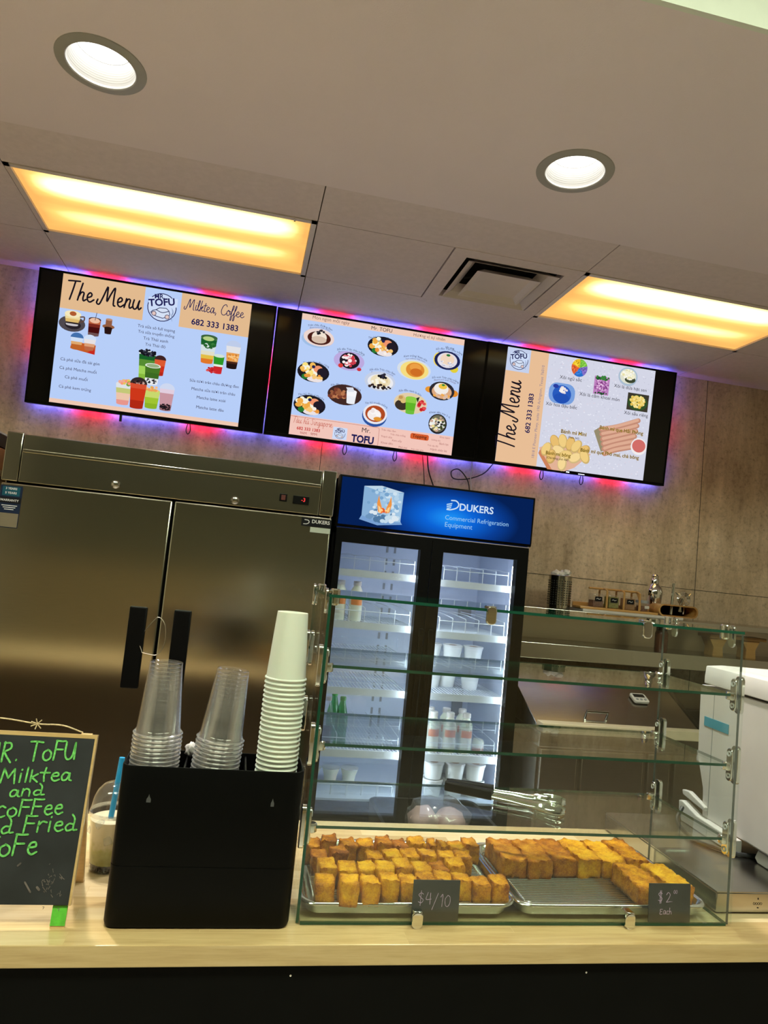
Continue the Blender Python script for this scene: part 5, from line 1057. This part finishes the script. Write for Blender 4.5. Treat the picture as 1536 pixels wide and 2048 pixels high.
pr_ = MB().lathe([(r0-.0045+.0025*cos(a*pi/5), .003+.0028*sin(a*pi/5)) for a in range(10)]+[(r0-.002, .003)], n=48).mesh('rolled_rim', [M['paper']])
def paper_stack(x, y, z0, n, dz):
    for k in range(n):
        z = z0+(n-1-k)*dz
        r = thing('paper_cup', f'upside-down pale paper cup, {ORD[k]} from the top of the tall paper stack' if k else 'upside-down pale paper cup on the very top of the tall paper stack', 'cup', (x, y, z), group='pale paper cups in the tall stack'); part(pb, 'body', r); part(pr_, 'rolled_rim', r)
        if k == 0: 
            mb = MB()
            for a in ((.030, .085, .028, .112), (.028, .112, .04, .118)): pass
            mb.ribbon([(.0235, .03), (.0225, .105), (.0245, .11), (.0265, .112)], .0008, lambda a_, b_: (a_*cos(-.9)*1.66*(1-.0*b_), -abs(a_*1.66*sin(.9)), b_))
paper_stack(.1135, 1.470, CB+.001, 25, .00925)
o = lump((.012, .012, .014), 5, M['liner'], 'paper_packet', None, (-.0625+.005, 1.512, CT+.304), amp=.5); o.location.z = CT+.300
tag(o, 'crumpled paper packet peeping out between the two clear cup stacks', 'paper packet')
# ---------------------------------------------------------------- chalkboard easel
BX1, BXL = -.234, -.60
t = thing('chalkboard_sign', 'small chalkboard easel with green writing at the end of the counter', 'sign', (0, 1.405, CT), rx=0)
lean = math.atan2(.068, .342); rot = Matrix.Rotation(-lean, 4, 'X')
def lb(mb, name, m_, bevel=0.): mb.xf(rot); return mb.build(name, m_, t, bevel=bevel)
lb(MB().box(BXL, BX1-.004, .001, .006, .041, .329), 'board', M['board'])
fr = lb(MB().box(BXL-.01, BX1, .0005, .014, .329, .336).box(BX1-.004, BX1, .0, .014, .040, .331).box(BXL-.01, BXL-.001, .0, .014, .040, .331), 'frame', M['pine'])
lb(MB().box(-.2645, -.2395, .0065, .014, .0, .329), 'front_leg', M['pine']); lb(MB().box(-.5945, -.5695, .0065, .014, .0, .329), 'front_leg', M['pine'])
lb(MB().box(-.2648, -.2392, .0055, .0065, .006, .039), 'painted_foot', M['greenpaint'])
for x in (-.2555, -.5855):
    MB().loft([[(x-.002+a, .073+b, .329) for a, b in ((-.008, -.006), (.012, -.006), (.012, .006), (-.008, .006))], [(x-.002+a, .196+b, .0) for a, b in ((-.008, -.006), (.012, -.006), (.012, .006), (-.008, .006))]]).build('back_leg', M['pine'], t)
mb = MB().tube([(-.50, .068, .328), (-.44, .068, .350), (-.40, .064, .352), (-.345, .066, .345), (-.30, .068, .344), (-.262, .070, .332)], .0014, 6, smooth=6)
for q in range(7): a = q*.9; mb.tube([(-.345, .066, .345), (-.345+.012*cos(a), .064, .345+.010*sin(a))], .0011, 5)
mb.build('twine', M['twine'], t)
mb = MB(); f = lambda a, b: tuple(rot @ Vector((a, -.0004, b)))
for s_, x0, x1, z0, w, hs, z1 in (('MR. ToFu', -.424, -.266, .279, .0034, 1.12, .291), ('Milktea', -.391, -.267, .244, .0032, .74, .254), ('and', -.372, -.311, .221, .0030, .62, .227),
                                ('CoFFee', -.390, -.272, .185, .0032, .86, .195), ('and Fried', -.418, -.244, .155, .0032, .80, .167), ('ToFe', -.400, -.305, .118, .0036, .95, .126)):
    strokes(mb, s_, CHALK, x0, x1, z0, f, w, hs, y1=z1)
mb.build('chalk_writing', M['chalk'], t)
mb = MB(); Rr = random.Random(3)
for k in range(26): x, z = Rr.gauss(-.275, .012), Rr.gauss(.075, .020); mb.ribbon([(x, z), (x+Rr.uniform(-.003, .003), z+Rr.uniform(-.004, .004)), (x+Rr.uniform(-.005, .005), z+Rr.uniform(-.006, .006))], Rr.uniform(.0005, .0013), f)
mb.ribbon([(-.318, .078), (-.306, .062)], .003, f).ribbon([(-.296, .070), (-.292, .066)], .004, f).ribbon([(-.335, .105), (-.331, .109)], .003, f)
mb.build('chalk_smudges', M['smudge'], t)
# ---------------------------------------------------------------- milk tea cup
t = thing('milk_tea_cup', 'clear plastic cup of iced milk tea with pearls, dome lid and blue straw', 'drink', (-.213, 1.665, CT))
MB().lathe([(0, .001), (.034, .001), (.036, .004), (.046, .118), (.0475, .121), (.046, .122)], n=36).build('cup', M['clear'], t)
MB().lathe([(.0485, .117), (.0490, .125), (.0470, .129), (.0455, .137), (.043, .152), (.036, .168), (.024, .180), (.010, .185), (.008, .185)], n=36).build('dome_lid', M['clear'], t)
MB().lathe([(.0488, .117), (.0495, .121), (.0488, .126)], n=36).build('lid_ring', M['clear_rim'], t)
MB().lathe([(0, .018), (.0355, .018), (.0448, .108), (0, .110)], n=30).build('iced_tea', M['tea'], t)
Rr = random.Random(2)
pm = MB(); 
for i in range(1): pm.lathe([(0, -.0052), (.0037, -.0037), (.0052, 0), (.0037, .0037), (0, .0052)], n=10)
pm = pm.mesh('tapioca_pearl', [M['pearl']])
for k in range(34):
    a = 2*pi*k/17; z = .007 if k < 17 else .0165; q = .0295 if k < 17 else .031; o = part(pm, 'tapioca_pearl', t); o.location = (q*cos(a+(k >= 17)*.18), q*sin(a+(k >= 17)*.18), z)
MB().lathe([(0, .002), (.024, .002), (.025, .017), (0, .0172)], n=20).build('pearl_bed', M['pearl'], t)
im = MB().box(-.010, .010, -.009, .009, -.008, .008).mesh('ice_cube', [M['ice']], bevel=.003)
for k in range(9): o = part(im, 'ice_cube', t); a = k*2.4; o.location = (.036*cos(a), .036*sin(a), .060+.006*k); o.rotation_euler = (k, k*1.7, k*.6)
MB().tube([(-.008, -.012, .010), (.002, -.004, .18), (.005, -.001, .236)], .006, 14).build('straw', M['straw'], t)
# ---------------------------------------------------------------- steel slab, white machine, bin
t = thing('steel_griddle', 'low flat-topped stainless steel appliance beside the glass case', 'appliance', (1.136, 1.480, CT))
MB().box(0, 1.6, 0, .505, .004, .048).build('body', M['steel_top'], t, bevel=.003)
MB().box(.0, 1.6, -.002, .505, .0485, .0505).build('top_plate', M['steel_top'], t)
for x in (.05, 1.5):
    for y in (.05, .45): MB().lathe([(.012, 0), (.012, .004)], (x, y, 0), 12, cap0=True, cap1=True).build('foot', M['black'], t)
mb = MB()
for k in range(4): mb.tube([(.098+.006*k+.0025*cos(a*pi/6), -.0003, .024+.0025*sin(a*pi/6)) for a in range(12)], .0004, 4, closed=True)
mb.box(.107, .109, -.0006, .0, .033, .037).box(.106, .110, -.0006, .0, .014, .016); mb.build('control_marks', M['sticker'], t)
SZ = CT+.051
t = thing('white_appliance', 'white countertop appliance with a hinged lid and a strip of blue tape', 'machine', (1.37, 1.90, SZ), rz=radians(-3))
MB().prismx([(-.78, .034), (-.262, .034), (-.250, .010), (-.262, .0), (-.78, .0)], .012, .40).build('base', M['white'], t, bevel=.003)
MB().prismx([(-.80, .038), (.005-.04, .038), (-.030, .115), (.004, .20), (.010, .405), (-.80, .405)], 0, .41).build('body', M['white'], t, bevel=.005)
MB().loft([[(x, y, z) for x, y in ((-.006, -.80), (.415, -.80), (.415, -.018), (-.006, -.018))] for z in (.412, .432)]+[[(x, y, z) for x, y in ((.0, -.80), (.409, -.80), (.409, -.014), (.0, -.014))] for z in (.462,)]+[[(x, y, .470) for x, y in ((.03, -.77), (.38, -.77), (.38, -.045), (.03, -.045))]]+[[(x, y, .452) for x, y in ((.06, -.74), (.35, -.74), (.35, -.075), (.06, -.075))]]).build('lid', M['white'], t, bevel=.002)
MB().box(.07, .34, -.73, -.09, .4525, .4545).build('lid_window', M['grey'], t)
MB().box(-.0015, .0, -.135, -.022, .292, .318).build('tape_strip', M['tape'], t)
MB().box(-.0008, .0006, -.063, -.0615, .05, .40).build('panel_seam', M['grey'], t)
MB().prismx([(-.21, .0), (.035, .0), (.050, .03), (.052, .055), (.035, .058), (-.04, .040), (-.21, .036)], -.02, .005).build('drip_tray', M['white'], t, bevel=.003)
MB().prismx([(-.06, .058), (.05, .072), (.055, .085), (.02, .09), (-.06, .07)], -.01, .005).build('spout_guard', M['white'], t, bevel=.003)
tag(MB().tube([(1.62, 1.672, SZ+.0055), (1.45, 1.672, SZ+.0055), (1.36, 1.675, SZ+.0055), (1.31, 1.72, SZ+.0055), (1.285, 1.79, SZ+.0055), (1.295, 1.87, SZ+.02), (1.33, 1.90, SZ+.05)], .0055, 8, smooth=6).build('machine_cable', M['rubber']), 'black cable curving round the foot of the white machine', 'cable')
t = thing('waste_bin', 'black bin behind the counter under the glass-door cooler', 'bin', (.74, 2.42, 0))
MB().loft([[(a, b, z) for a, b in rr(.20-i, .17-i, .04)] for z, i in ((0, .03), (.78, 0), (.80, .0), (.80, .012), (.05, .04))]).build('shell', M['black'], t)
bg = lump((.110, .10, .065), 3, M['bag'], 'plastic_bag', None, (.74, 2.38, .806), amp=.3); tag(bg, 'clear plastic bag with pink contents bulging from the black bin', 'bag')
for k, (x, z) in enumerate(((-.05, -.012), (.045, -.015))): lump((.05, .06, .05), k+7, M['pink'], 'contents', bg, (x, -.01, z), amp=.2)
